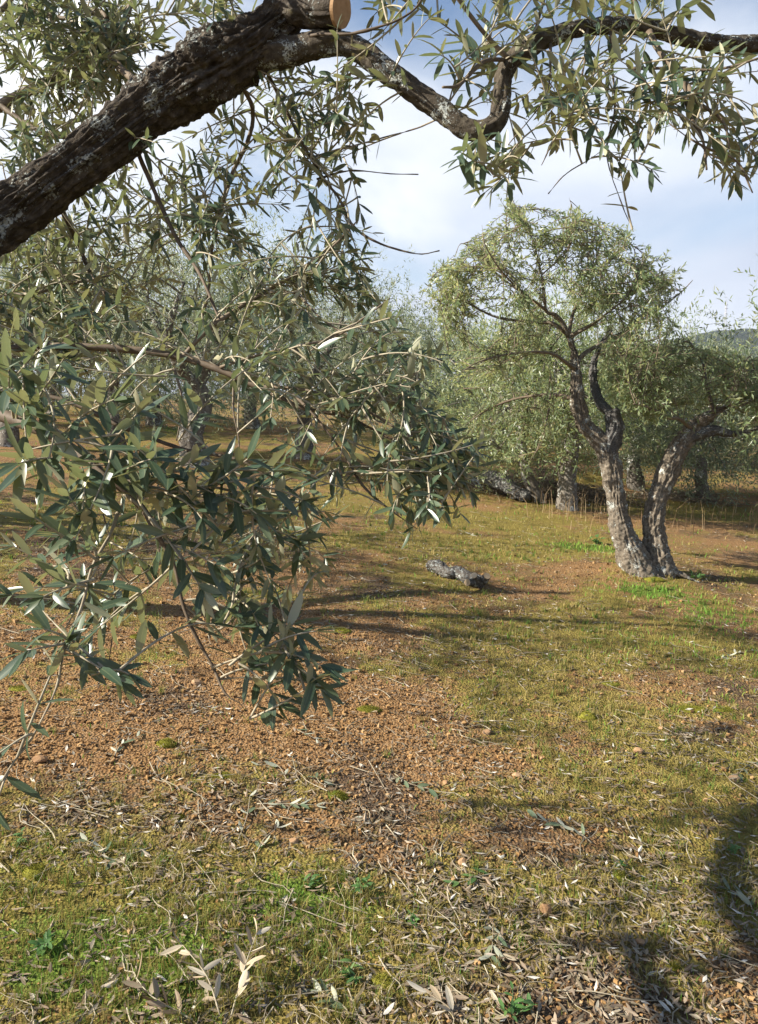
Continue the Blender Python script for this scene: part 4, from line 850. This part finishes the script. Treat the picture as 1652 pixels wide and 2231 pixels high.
def flat_leaves(x, y, rng, ln, lift=.003, tilt=.28):
    n = len(x); nn = normal_at(x, y); a = rng.random(n)*6.28
    d = np.stack([np.cos(a), np.sin(a), np.zeros(n)], 1)+rng.normal(0, tilt*.6, (n, 3))*np.array([0, 0, 1]); d = norm(d-nn*np.sum(d*nn, 1, keepdims=True)*.8)
    nz = nn+rng.normal(0, tilt, (n, 3)); flip = np.where(rng.random(n) < .5, -1, 1)[:, None]; nz = nz*flip
    nz = norm(nz-d*np.sum(d*nz, 1, keepdims=True))
    l = ln*rng.uniform(.65, 1.15, n); z = ground_z(x, y)+lift+rng.random(n)*.012
    p = np.stack([x, y, z], 1)-d*l[:, None]*.5; p[:, 2] += np.abs(d[:, 2])*l*.3
    return p, d, nz, l, l*rng.uniform(.09, .15, n), rng.normal(.0, .16, n)
def litter():
    rng = np.random.default_rng(52); n = 60000
    x, y = wedge(n, rng, 1.5, 13, .9); m, l, g = cover(x, y); k = rng.random(n) < np.clip((.16+1.0*l-.15*g)*np.clip((fbm2(x, y, 5.5, 3, 140)-.28)*3.4, .4, 1), .08, 1); x, y = x[k], y[k]
    A = flat_leaves(x, y, rng, .040)
    p = A[0]+A[1]*A[3][:, None]*.5; u, v, d = project(p); size = A[3]/d*((u > 0) & (u < 1652) & (v < 2231)); order = np.argsort(-size); big, rest = order[:300], order[300:]
    me = leaves_mesh('leaf_litter', tuple(a[rest] for a in A), M_LEAF_DRY, False, (0, 0, 0), 3)
    o = obj('leaf_litter', me, None, None, 'stuff'); o['label'] = 'brown dead olive leaves strewn all over the ground'; o['category'] = 'leaf litter'
    va = []
    for i in range(9):
        b = np.linspace(-.28, .28, 9)[i]; Z = (np.zeros((1, 3)), np.array([[1., 0, 0]]), np.array([[0, 0, 1.]]), np.ones(1), np.array([.09+.006*i]), np.array([b]))
        va.append(leaves_mesh('fallen_leaf', Z, M_LEAF_DRY, True, seed=i))
    for q in big:
        i = int(np.clip(round((A[5][q]+.28)/.56*8), 0, 8))
        o = thing('fallen_leaf', 'dry brown olive leaf lying loose along the bottom edge of the picture', 'leaf', (0, 0, 0), 'dry olive leaves lying nearest', va[i])
        set_basis(o, A[0][q], A[1][q], A[2][q], A[3][q])
def set_basis(o, p, a, n, s):
    sdv = np.cross(n, a); m = Matrix.Identity(4)
    for c3, ax in enumerate((a, sdv, n)):
        for r3 in range(3): m[r3][c3] = float(ax[r3]*s)
    for r3 in range(3): m[r3][3] = float(p[r3])
    o.matrix_local = m
litter()

def blades(name, x, y, rng, hgt, wid, mat, label, lean=.5, cat='grass', tone=None):
    n = len(x); a = rng.random(n)*6.28; h = hgt*rng.uniform(.5, 1.3, n); w = wid*rng.uniform(.7, 1.3, n)
    side = np.stack([np.cos(a), np.sin(a), np.zeros(n)], 1); b = rng.random(n)*6.28; ld = np.stack([np.cos(b), np.sin(b), np.zeros(n)], 1)*(lean*rng.random(n))[:, None]
    p = np.stack([x, y, ground_z(x, y)-.002], 1); up = np.array([0, 0, 1.])
    m = p+(up+ld*.5)*(h*.55)[:, None]; t = p+(up*.92+ld*1.3)*h[:, None]
    V = np.stack([p-side*w[:, None], p+side*w[:, None], m+side*(w*.7)[:, None], m-side*(w*.7)[:, None], t], 1)
    o4 = (np.arange(n)*5)[:, None]; f4 = np.array([[0, 1, 2, 3]])+o4; f3 = np.array([[3, 2, 4]])+o4
    lc = np.stack([np.tile([0, 0, .5, .5, 1], n), np.zeros(n*5), np.repeat(rng.random(n) if tone is None else tone*.999, 5)], 1)
    o = obj(name, mesh_np(name, V.reshape(-1, 3), [f4, f3], {'lc': lc}, False, [mat]), None, None, 'stuff'); o['label'] = label; o['category'] = cat
def grass():
    rng = np.random.default_rng(53); n = 95000
    x, y = wedge(n, rng, 1.4, 16, .95); m, l, g = cover(x, y); tuft = fbm2(x, y, 9, 3, 91)
    k = rng.random(n) < np.clip((m-.25)*1.2, .02, 1)*np.clip((tuft-.34)*3.2, .06, 1); x, y = x[k], y[k]; r = np.hypot(x, y)
    blades('grass', x, y, rng, (.024*np.clip(r/3, .9, 1.7)), .0012*np.clip(r/2.2, 1, 4), M_GRASS, 'short yellowish grass and moss tips over the grove floor', .9)
    # tufts
    nt_ = 6200; tx, ty = wedge(nt_, rng, 1.45, 9, .95); m, l, g = cover(tx, ty); k = rng.random(nt_) < np.clip((m-.30)*1.1+g*.6, .03, 1); tx, ty, g = tx[k], ty[k], g[k]
    nb = rng.integers(9, 26, len(tx)); idx = np.repeat(np.arange(len(tx)), nb); rr_ = np.repeat(rng.uniform(.006, .022, len(tx)), nb); x = tx[idx]+rng.normal(0, 1, len(idx))*rr_; y = ty[idx]+rng.normal(0, 1, len(idx))*rr_
    hh = np.repeat(rng.uniform(.022, .060, len(tx)), nb); tone = np.clip(np.repeat(rng.random(len(tx))*.75+.35*g, nb)+rng.normal(0, .08, len(idx)), 0, 1)
    blades('grass_tufts', x, y, rng, hh, .0010*np.clip(np.hypot(x, y)/2.4, 1, 3), M_GRASS, 'low tufts of yellow and green grass over the grove floor', .8, tone=tone)
    n = 105000; x, y = wedge(n, rng, 1.4, 22, .95); m, l, g = cover(x, y); k = rng.random(n) < g*.9; x, y = x[k], y[k]; r = np.hypot(x, y)
    blades('green_grass', x, y, rng, .028*np.clip(r/4, .8, 1.6), .0014*np.clip(r/2.2, 1, 4), M_GRASS_GREEN, 'fresh green grass in patches round the two-stemmed tree and the foreground', .7)
    n = 320; x = np.concatenate([rng.normal(4.2, 1.6, n//2), rng.normal(3.2, .7, n//4), rng.uniform(-6, 8, n//4)]); y = np.concatenate([rng.normal(11.4, .8, n//2), rng.normal(10.2, .5, n//4), rng.uniform(10, 15, n//4)])
    blades('dry_stalks', x, y, rng, .38, .0035, M_STRAW, 'tall dry brown grass stalks at the edge of the slope', .5, 'dry grass')
    n = 90; x, y = wedge(n, rng, 1.9, 6, 1.0, 28); blades('straw_stalks', x, y, rng, .13, .0012, M_STRAW, 'thin dry stalks standing singly over the ground', .8, 'dry grass')
grass()

def ground_twigs():
    rng = np.random.default_rng(54); mb = MB(); x, y = wedge(900, rng, 1.7, 11, 1.0)
    for i in range(len(x)):
        l = rng.uniform(.05, .26); a = rng.random()*6.28; d = np.array([math.cos(a), math.sin(a)])
        q = np.array([x[i], y[i]])+d*l*np.array([[-.5], [-.15], [.2], [.5]])+rng.normal(0, .012, (4, 2))*(l/.15)
        c = resample(np.column_stack([q, ground_z(q[:, 0], q[:, 1])+.006+rng.random(4)*.012]), n=7); v, f, tri = tube(c, np.linspace(.0022, .0008, 7)*rng.uniform(.6, 1.3), 4, False); mb.add(v, f)
    o = obj('twig_debris', mb.build('twig_debris', M_TWIG_PALE), None, None, 'stuff'); o['label'] = 'thin dead twigs scattered over the grove floor'; o['category'] = 'twigs'
ground_twigs()

# ------------------------------------------------------------------ cut sprigs on the ground
def cut_sprig(label, u0, v0, u1, v1, seed, npair=4, ln=.055, mat=None, tmat=None, lift=.012, rise=0.0, up=1.0, bow=.02, side=None, tilt=.3, jit=0.0):
    rng = np.random.default_rng(seed); a = G(u0, v0); b = G(u1, v1); root = thing('olive_sprig', label, 'sprig', a, 'cut olive sprigs on the ground')
    m = (a+b)/2+np.array([rng.normal(0, bow), rng.normal(0, bow), 0]); q = []
    for p, z in ((a, lift*.5), (m, lift+rise*.6), (b, lift+rise)): q.append([p[0], p[1], float(ground_z(p[0], p[1]))+z])
    c = resample(np.array(q), n=12); v, f, tri = tube(c, np.linspace(.0026, .0012, 12), 6); obj('stem', mesh_np('stem', v-a, [f, tri], None, True, [tmat or M_TWIG_PALE]), root)
    mat = mat or M_LEAF_CUT; T = norm(np.gradient(c, axis=0)); key = 'sl_'+mat.name
    if key not in SPM:
        SPM[key] = []
        for i in range(6):
            Z = (np.zeros((1, 3)), np.array([[1., 0, 0]]), np.array([[0, 0, 1.]]), np.ones(1), np.array([.115+.008*i]), np.array([-.1+.06*i])); SPM[key].append(leaves_mesh('leaf', Z, mat, True, seed=i))
    for i in range(npair):
        t = .25+.75*i/max(1, npair-1); k = min(11, int(t*11))
        for s in (-1, 1):
            if rng.random() < .12: continue
            td = T[k]; sd_ = norm(np.cross(np.array([0, 0, 1.]), td)); an = rng.uniform(.35, .85); d = td*math.cos(an)+sd_*s*math.sin(an)+np.array([0, 0, rng.uniform(-.08, .25)+rise*1.5])+rng.normal(0, 1, 3)*jit
            n_ = np.array([0, 0, up])+rng.normal(0, tilt, 3)
            if rng.random() < .5: n_ = -n_
            d = norm(d); n_ = norm(n_-d*np.dot(n_, d)); o = obj('leaf', SPM[key][rng.integers(0, 6)], root); set_basis(o, c[k]-a, d, n_, ln*rng.uniform(.75, 1.15))
SPM = {}
cut_sprig('fresh grey-green sprig drooping over bare soil in the middle of the foreground', 860, 1690, 935, 1725, 61, 5, .062)
cut_sprig('small pale sprig on bare soil left of the drooping one', 740, 1712, 690, 1700, 62, 2, .05)
cut_sprig('sprig with fanned narrow leaves on the orange gravel', 625, 1702, 565, 1670, 63, 3, .058)
cut_sprig('sprig with thin bare stem just under the hanging branch tips', 640, 1590, 690, 1615, 64, 3, .05)
cut_sprig('long sprig lying flat with silvery leaves beside the moss', 560, 1755, 690, 1760, 65, 5, .052)
cut_sprig('sprig whose stem trails towards the bottom left', 520, 1830, 545, 1740, 66, 3, .052)
cut_sprig('short two-leaved sprig in the grass left of centre', 560, 1860, 605, 1810, 67, 2, .055)
cut_sprig('green sprig lying in shade on the right side of the foreground', 1290, 1840, 1170, 1790, 68, 6, .058)
cut_sprig('bright green sprig among brown leaves in the foreground', 1080, 1905, 1000, 1930, 69, 3, .062, M_WEED)
cut_sprig('pale-leaved sprig near the bottom in the middle', 1075, 2010, 1070, 2090, 70, 4, .056)
cut_sprig('white-leaved sprig on the mossy slope at the right edge', 1560, 1440, 1640, 1420, 71, 6, .06)
cut_sprig('grey sprig in the shade at the right edge', 1660, 1660, 1610, 1690, 72, 4, .06)
cut_sprig('drab sprig at the right edge near the bottom', 1640, 1985, 1590, 1945, 173, 3, .055)
cut_sprig('silvery sprig on the left among grass and twigs', 330, 1850, 250, 1880, 74, 3, .05)
cut_sprig('pale sprig on the gravel at the far left', 250, 1650, 300, 1610, 75, 3, .05)
cut_sprig('grey-green sprig lying on bare soil beside the log', 830, 1235, 870, 1220, 76, 3, .055)
cut_sprig('thin sprig on the slope between the log and the trunk', 1040, 1170, 1010, 1160, 77, 3, .06)
cut_sprig('sprig behind the two stems on dry litter', 1290, 1105, 1250, 1085, 78, 4, .06)
cut_sprig('green sprig at the foot of the brush heap', 1090, 1095, 1060, 1055, 79, 4, .07, M_LEAF_MID, rise=.15)
cut_sprig('dark green sprig at the bottom edge right of the withered one', 760, 2210, 700, 2170, 80, 4, .055)
cut_sprig('olive sprig lying in the grass at the far left', 230, 1870, 190, 1840, 81, 3, .045)
cut_sprig('white-backed sprig on the gravel left of centre', 270, 1900, 240, 1880, 82, 3, .045, M_LEAF_PALE)
# withered branch at the bottom edge
cut_sprig('withered pale branch with dry leaves at the bottom edge', 480, 2225, 400, 2105, 90, 8, .06, M_LEAF_PALE, M_TWIG_PALE, .035, .03, .6, .01, tilt=.7, jit=.5)
cut_sprig('withered branch with upright dry leaves, right of the palest one', 505, 2225, 560, 2090, 91, 8, .06, M_LEAF_PALE, M_TWIG_PALE, .035, .045, .6, .01, tilt=.7, jit=.5)
cut_sprig('withered brown branch lowest at the bottom edge', 420, 2235, 300, 2175, 92, 6, .06, M_LEAF_DRY, M_TWIG_PALE, .03, .03, .6, .01, tilt=.7, jit=.5)
cut_sprig('pale dry sprig at the bottom edge, right of the middle', 990, 2225, 930, 2190, 93, 3, .06, M_LEAF_PALE, lift=.02, rise=.02)

# ------------------------------------------------------------------ stones, moss cushions, weeds
def ico():
    import bmesh
    bm = bmesh.new(); bmesh.ops.create_icosphere(bm, subdivisions=2, radius=1.0); v = np.array([x.co[:] for x in bm.verts]); f = np.array([[w.index for w in q.verts] for q in bm.faces]); bm.free(); return v, f
IV, IFc = ico()
def stone(label, u, v, sx, sy, sz, seed, rot=0.0, group=None):
    g = G(u, v); rng = np.random.default_rng(seed); q = IV.copy()
    for k in range(9):
        nrm = norm(rng.normal(0, 1, 3)); dd = rng.uniform(.45, .8); s = q@nrm; q = q-np.maximum(s-dd, 0)[:, None]*nrm
    q = q*(1+.12*(fbm(q*3+seed, 3, seed)-.5)[:, None])*np.array([sx, sy, sz]); c, s = math.cos(rot), math.sin(rot)
    q = np.stack([q[:, 0]*c-q[:, 1]*s, q[:, 0]*s+q[:, 1]*c, q[:, 2]], 1)
    thing('stone', label, 'stone', g+np.array([0, 0, sz*.35]), group, mesh_np('stone', q, IFc, None, False, [M_STONE]))
stone('upright wedge-shaped tan stone among dead leaves in the foreground', 1188, 1992, .022, .016, .036, 1)
stone('squat brown stone half sunk near the withered branch', 1010, 1880, .022, .018, .014, 2, .5)
stone('rust-red clod beside the drooping branch tip', 430, 1490, .032, .026, .024, 3)
stone('pale flat stone on the gravel right of centre', 1060, 1600, .03, .022, .02, 4, .7)
stone('buff stone on the mossy right side', 1390, 1640, .03, .024, .02, 5)
stone('ochre stone on bare soil in the sunlit middle', 1125, 1690, .022, .02, .014, 6)
stone('tan stone at the far left on the gravel', 85, 1660, .036, .024, .02, 7, .3)
stone('orange clod in the lower right corner', 1395, 2055, .018, .016, .012, 8)
stone('small reddish stone in the grass at lower centre', 640, 1835, .02, .016, .012, 9)
stone('pale stone at the foot of the moss slope', 1600, 1700, .028, .024, .018, 10)
rngs = np.random.default_rng(99)
for i in range(26):
    u, v = rngs.uniform(60, 1600), rngs.uniform(1500, 2100); s = rngs.uniform(.008, .016)
    stone('small brown stone lying loose on the grove floor', u, v, s*1.2, s, s*.7, 200+i, rngs.random()*3, 'small loose stones')

def moss(label, u, v, rx, ry, rz, seed, group='moss cushions'):
    g = G(u, v); n = 26; th = np.linspace(0, 2*math.pi, n, endpoint=False); V = [(0, 0, 1)]; F = []
    rings = 8
    for i in range(1, rings+1):
        a = (math.pi/2)*i/rings
        for t in th: V.append((math.sin(a)*math.cos(t), math.sin(a)*math.sin(t), math.cos(a)))
    V = np.array(V); rr = 1+.5*(fbm(V*1.6+seed, 3, seed)-.5); q = V*rr[:, None]; q = q*(1+.22*(fbm(V*9+seed, 3, seed+4)-.5)[:, None])*np.array([rx, ry, rz]); q[:, 2] -= .006
    tri = [(0, 1+j, 1+(j+1) % n) for j in range(n)]; quad = []
    for i in range(rings-1):
        for j in range(n): a = 1+i*n; quad.append((a+j, a+n+j, a+n+(j+1) % n, a+(j+1) % n))
    root = thing('moss_cushion', label, 'moss', g, group, mesh_np('moss_cushion', q, [np.array(tri), np.array(quad)], None, True, [M_MOSS]))
    rng = np.random.default_rng(seed); m = 700; idx = rng.integers(0, len(q), m); p = q[idx]+rng.normal(0, .25*rx/4, (m, 3))*np.array([1, 1, .2]); a = rng.random(m)*6.28; s = np.stack([np.cos(a), np.sin(a), 0*a], 1)*.0011
    d = V[idx]*.6+np.array([0, 0, .6])+rng.normal(0, .4, (m, 3)); t = p+norm(d)*rng.uniform(.003, .009, (m, 1))
    Vv = np.stack([p-s, p+s, t], 1).reshape(-1, 3); o = obj('moss_tips', mesh_np('moss_tips', Vv, np.arange(m*3).reshape(-1, 3), None, False, [M_MOSS]), root, None, 'stuff')
moss('bright yellow-green moss cushion on gravel, left of the middle', 362, 1622, .048, .035, .026, 1)
moss('moss cushion beside the silvery flat sprig', 735, 1735, .04, .03, .02, 2)
moss('moss cushion among the leaves at lower right', 1352, 1912, .03, .024, .022, 3)
moss('dark-sided moss cushion on the slope right of centre', 1280, 1562, .05, .035, .03, 4)
moss('long low moss cushion on the right side of the soil', 1500, 1545, .11, .04, .018, 5)
moss('olive moss cushion in the lower left grass', 75, 1900, .04, .032, .024, 6)
moss('moss cushion at the bottom edge left of centre', 835, 2145, .04, .03, .026, 7)
moss('low moss cushion in the grass at far left', 385, 1782, .03, .022, .012, 8)
moss('flat moss patch at the left edge of the gravel', 40, 1500, .06, .04, .014, 9)
moss('moss patch beside the drooping branch tip', 745, 1375, .06, .04, .02, 10)
moss('small moss cushion on gravel in the shade', 295, 1388, .04, .03, .018, 11)
moss('moss patch under the hanging shoots', 800, 1545, .07, .04, .016, 12)
moss('bright moss cushion at the lower right edge', 1540, 2020, .03, .024, .016, 13)
moss('moss cushion at the foot of the two stems', 1425, 1264, .10, .05, .03, 14)
moss('rusty moss patch left of the two stems', 1330, 1490, .06, .04, .016, 15)
moss('moss patch on the slope below the right stem', 1570, 1545, .07, .04, .014, 16)
moss('little moss cushion near the bottom right corner', 1470, 2110, .026, .02, .014, 17)
moss('moss patch left of the flat sprig', 480, 1690, .05, .03, .012, 18)

def weed(label, u, v, n, size, seed):
    rng = np.random.default_rng(seed); g = G(u, v); root = thing('weed', label, 'weed', g, 'green weeds')
    if 'w' not in SPM:
        SPM['w'] = []
        for i in range(4):
            Z = (np.zeros((1, 3)), np.array([[1., 0, 0]]), np.array([[0, 0, 1.]]), np.ones(1), np.array([.14+.02*i]), np.array([.05+.12*i])); SPM['w'].append(leaves_mesh('leaf', Z, M_WEED, True, seed=i))
    for s in range(max(2, n//7)):
        e = np.array([rng.normal(0, size*.4), rng.normal(0, size*.4), size*rng.uniform(.5, 1)]); c = bez(np.zeros(3), e, rng.normal(0, size*.1, 3), 6); v_, f, tri = tube(c, np.linspace(.0018, .0008, 6), 5); obj('stem', mesh_np('stem', v_, [f, tri], None, True, [M_WEED]), root)
        for i in range(7):
            k = min(5, 1+i*5//7); a = rng.random()*6.28; d = norm(np.array([math.cos(a), math.sin(a), rng.uniform(.1, .9)])); nz = np.array([0, 0, 1.])+rng.normal(0, .3, 3); nz = norm(nz-d*np.dot(d, nz))
            o = obj('leaf', SPM['w'][rng.integers(0, 4)], root); set_basis(o, c[k], d, nz, size*rng.uniform(.45, .8))
for i, (lab, u, v, n, s) in enumerate([('feathery green weed in the foreground grass', 795, 1940, 28, .05), ('green weed left of the feathery one', 672, 1935, 21, .045), ('small green weed at the left edge of the grass', 42, 1840, 14, .035), ('green weed in the bottom left corner', 95, 2075, 21, .05), ('weed tuft in the shaded bottom middle', 770, 2140, 28, .045), ('green weed at the bottom, under the right leaves', 1120, 2215, 21, .05), ('low weed beside the right edge moss', 1590, 1860, 14, .04), ('weed near the stone wedge', 1350, 1890, 14, .03), ('weed in the grass at lower centre', 900, 2010, 14, .035), ('leafy weed at the foot of the left stem', 1300, 1185, 35, .10), ('small weed at the foot of the right stem', 1510, 1262, 14, .08)]): weed(lab, u, v, n, s, 400+i)

# ------------------------------------------------------------------ log, brush heap, fallen trunk, mast
def log():
    a, b = G(935, 1246), G(1050, 1283); O = a; root = thing('log', 'short lichen-crusted log with sawn branch ends lying in the grass', 'log', O)
    a = a+np.array([0, 0, .055]); b = b+np.array([0, 0, .06]); m = (a+b)/2+np.array([.02, .05, .005])
    pa = np.array([[*a, .060], [*(a*.8+b*.2+np.array([0, .02, .006])), .068], [*(a*.6+b*.4+np.array([0, -.01, -.01])), .056], [*m, .058], [*(a*.25+b*.75), .060], [*b, .062]])
    v, f, tri = bark_tube(pa, .006, 64, .013, 61, .55, True, 12, 14, lambda s, th, p, rr: .016*(fbm(p*45, 3, 68)-.5)); obj('bark', mesh_np('bark', v-O, [f, tri], None, True, [M_BARK_LOG]), root)
    for (du, dv, dz, r) in ((-.13, -.085, .015, .034), (-.075, -.075, .07, .030), (.03, -.07, .065, .032)):
        s0 = b+np.array([du*.3, 0, 0]); e = b+np.array([du, dv, dz]); c = resample(np.array([[*s0, r*1.1], [*e, r]]), n=10)
        v, f, tri = tube(c[:, :3], c[:, 3], 24, True, bark_disp(.006, 62, .8, 8, 8)); st = obj('stub', mesh_np('stub', v-O, [f, tri], None, True, [M_BARK_LOG]), root)
        d = norm(e-s0); v, f, tri = tube(np.array([e-d*.002, e+d*.003]), [r*.86]*2, 20); obj('cut_end', mesh_np('cut_end', v-O, [f, tri], None, False, [M_SAWN_PALE]), st)
log()
def brush():
    rng = np.random.default_rng(71)
    for lab, u, v, rx, ry, rz, n in (('dark heap of pruned olive twigs behind the left stem', 1215, 1085, 1.25, .5, .20, 420), ('low scatter of pruned branches left of the dark heap', 1040, 1055, 1.3, .6, .09, 260), ('heap of dry pruned twigs behind the right stem', 1490, 1090, .75, .4, .12, 220)):
        g = G(u, v); root = thing('brush_pile', lab, 'brush pile', g, 'heaps of pruned branches'); mb = MB(); LVb = []
        for i in range(n):
            x, y = rng.normal(0, .45, 2)*np.array([rx, ry]); e = math.exp(-(x/rx)**2-(y/ry)**2); z = rng.uniform(0, rz)*e*1.3+.01; l = rng.uniform(.2, .75); a = rng.normal(0, .7)+(math.pi if rng.random() < .5 else 0)
            d = np.array([math.cos(a), math.sin(a), rng.normal(0, .12)])*l; p = np.array([x, y, z]); p[2] += float(height(g[0]+x, g[1]+y))-g[2]
            c = bez(p-d/2, p+d/2, rng.normal(0, .05, 3), 6); c[:, 2] = np.maximum(c[:, 2], height(g[0]+c[:, 0], g[1]+c[:, 1])-g[2]+.006)
            v_, f, _ = tube(c, np.linspace(.009, .002, 6)*rng.uniform(.4, 1.2), 5, False); mb.add(v_, f)
            if rng.random() < .6: LVb.append((c[3:], d))
        obj('twigs', mb.build('twigs', M_TWIG), root, None, 'stuff'); Pp = np.array([c[1] for c, d in LVb]); Dd = np.array([d for c, d in LVb])
        obj('dry_leaves', leaves_mesh('dry_leaves', spray_leaves(Pp, Dd, rng, 9, .22, .06), M_LEAF_DRY, False, (0, 0, 0), 7), root, None, 'stuff')
        k = rng.random(len(Pp)) < .3; obj('green_leaves', leaves_mesh('green_leaves', spray_leaves(Pp[k]+np.array([0, 0, .03]), Dd[k], rng, 9, .25, .06), M_LEAF_CUT, False, (0, 0, 0), 9), root, None, 'stuff')
brush()
def fallen_trunk():
    a = on(*at(1050, 12.2), .22); b = on(*at(1150, 11.3), .08); O = a; root = thing('mossy_log', 'dark mossy fallen trunk lying behind the hanging branch tips', 'log', O)
    pa = np.array([[*a, .12], [*(a*.6+b*.4+np.array([0, 0, .06])), .15], [*(a*.25+b*.75), .12], [*b, .07]])
    v, f, tri = bark_tube(pa, .03, 40, .03, 66, 1.0, True, 5, 4); obj('bark', mesh_np('bark', v-O, [f, tri], None, True, [M_BARK_DARK]), root)
    e = pa[0, :3]; d = norm(pa[0, :3]-pa[1, :3]); v, f, tri = tube(np.array([e-d*.01, e+d*.012]), [.1, .1], 28); obj('cut_end', mesh_np('cut_end', v-O, [f, tri], None, False, [M_BARK_FAR]), root)
fallen_trunk()
def mast():
    i = np.argmin((HX[:, 0]-208)**2); j = int(np.argmax(HZ[i])); x, y, z = HX[i, j], HY[i, j], HZ[i, j]; h = 17.0
    root = thing('radio_mast', 'thin lattice radio mast standing on the far hilltop', 'mast', (x, y, z)); m = plain_mat('galvanised_steel', [(0.3, (.35, .36, .38)), (.7, (.5, .5, .52))], 3)
    for a in (0, 2.09, 4.19):
        v, f, tri = tube(np.array([[1.0*math.cos(a), 1.0*math.sin(a), -1.5], [.3*math.cos(a), .3*math.sin(a), h]]), [.12, .09], 6); obj('leg', mesh_np('leg', v, [f, tri], None, True, [m]), root)
    mb = MB()
    for k in range(14):
        z0 = h*k/14; z1 = h*(k+1)/14; r0 = 1-.7*k/14; r1 = 1-.7*(k+1)/14
        for a in (0, 2.09, 4.19):
            v, f, _ = tube(np.array([[r0*math.cos(a), r0*math.sin(a), z0], [r1*math.cos(a+2.09), r1*math.sin(a+2.09), z1]]), [.06, .06], 5, False); mb.add(v, f)
    obj('bracing', mb.build('bracing', m), root)
    for zz in (.6, .78, .9):
        v, f, tri = tube(np.array([[-.9, 0, h*zz], [.9, 0, h*zz]]), [.22, .22], 8); obj('antenna', mesh_np('antenna', v, [f, tri], None, True, [m]), root)
    v, f, tri = tube(np.array([[0, 0, h], [0, 0, h+4]]), [.1, .05], 6); obj('spike', mesh_np('spike', v, [f, tri], None, True, [m]), root)
mast()

# ------------------------------------------------------------------ thin smoke and haze
def volume_mat(name, dens, col=(.86, .90, 1.0), aniso=.2):
    m, t, o = new_mat(name); pv = N(t, 'ShaderNodeVolumePrincipled'); pv.inputs['Color'].default_value = (*col, 1); pv.inputs['Density'].default_value = dens; pv.inputs['Anisotropy'].default_value = aniso
    L(t, pv.outputs[0], o.inputs['Volume']); return m
def haze():
    x0, x1, y0, y1, z0, z1 = -950, 950, -950, 950, -12, 66
    v = [(x, y, z) for x in (x0, x1) for y in (y0, y1) for z in (z0, z1)]
    f = [(0, 1, 3, 2), (4, 6, 7, 5), (0, 4, 5, 1), (2, 3, 7, 6), (0, 2, 6, 4), (1, 5, 7, 3)]
    o = obj('haze', mesh_np('haze', v, np.array(f), None, False, [volume_mat('thin_haze', HAZE)])); o['kind'] = 'stuff'; o['label'] = 'thin bluish haze in the air over the grove'; o['category'] = 'haze'
HAZE = 0.00035
haze()
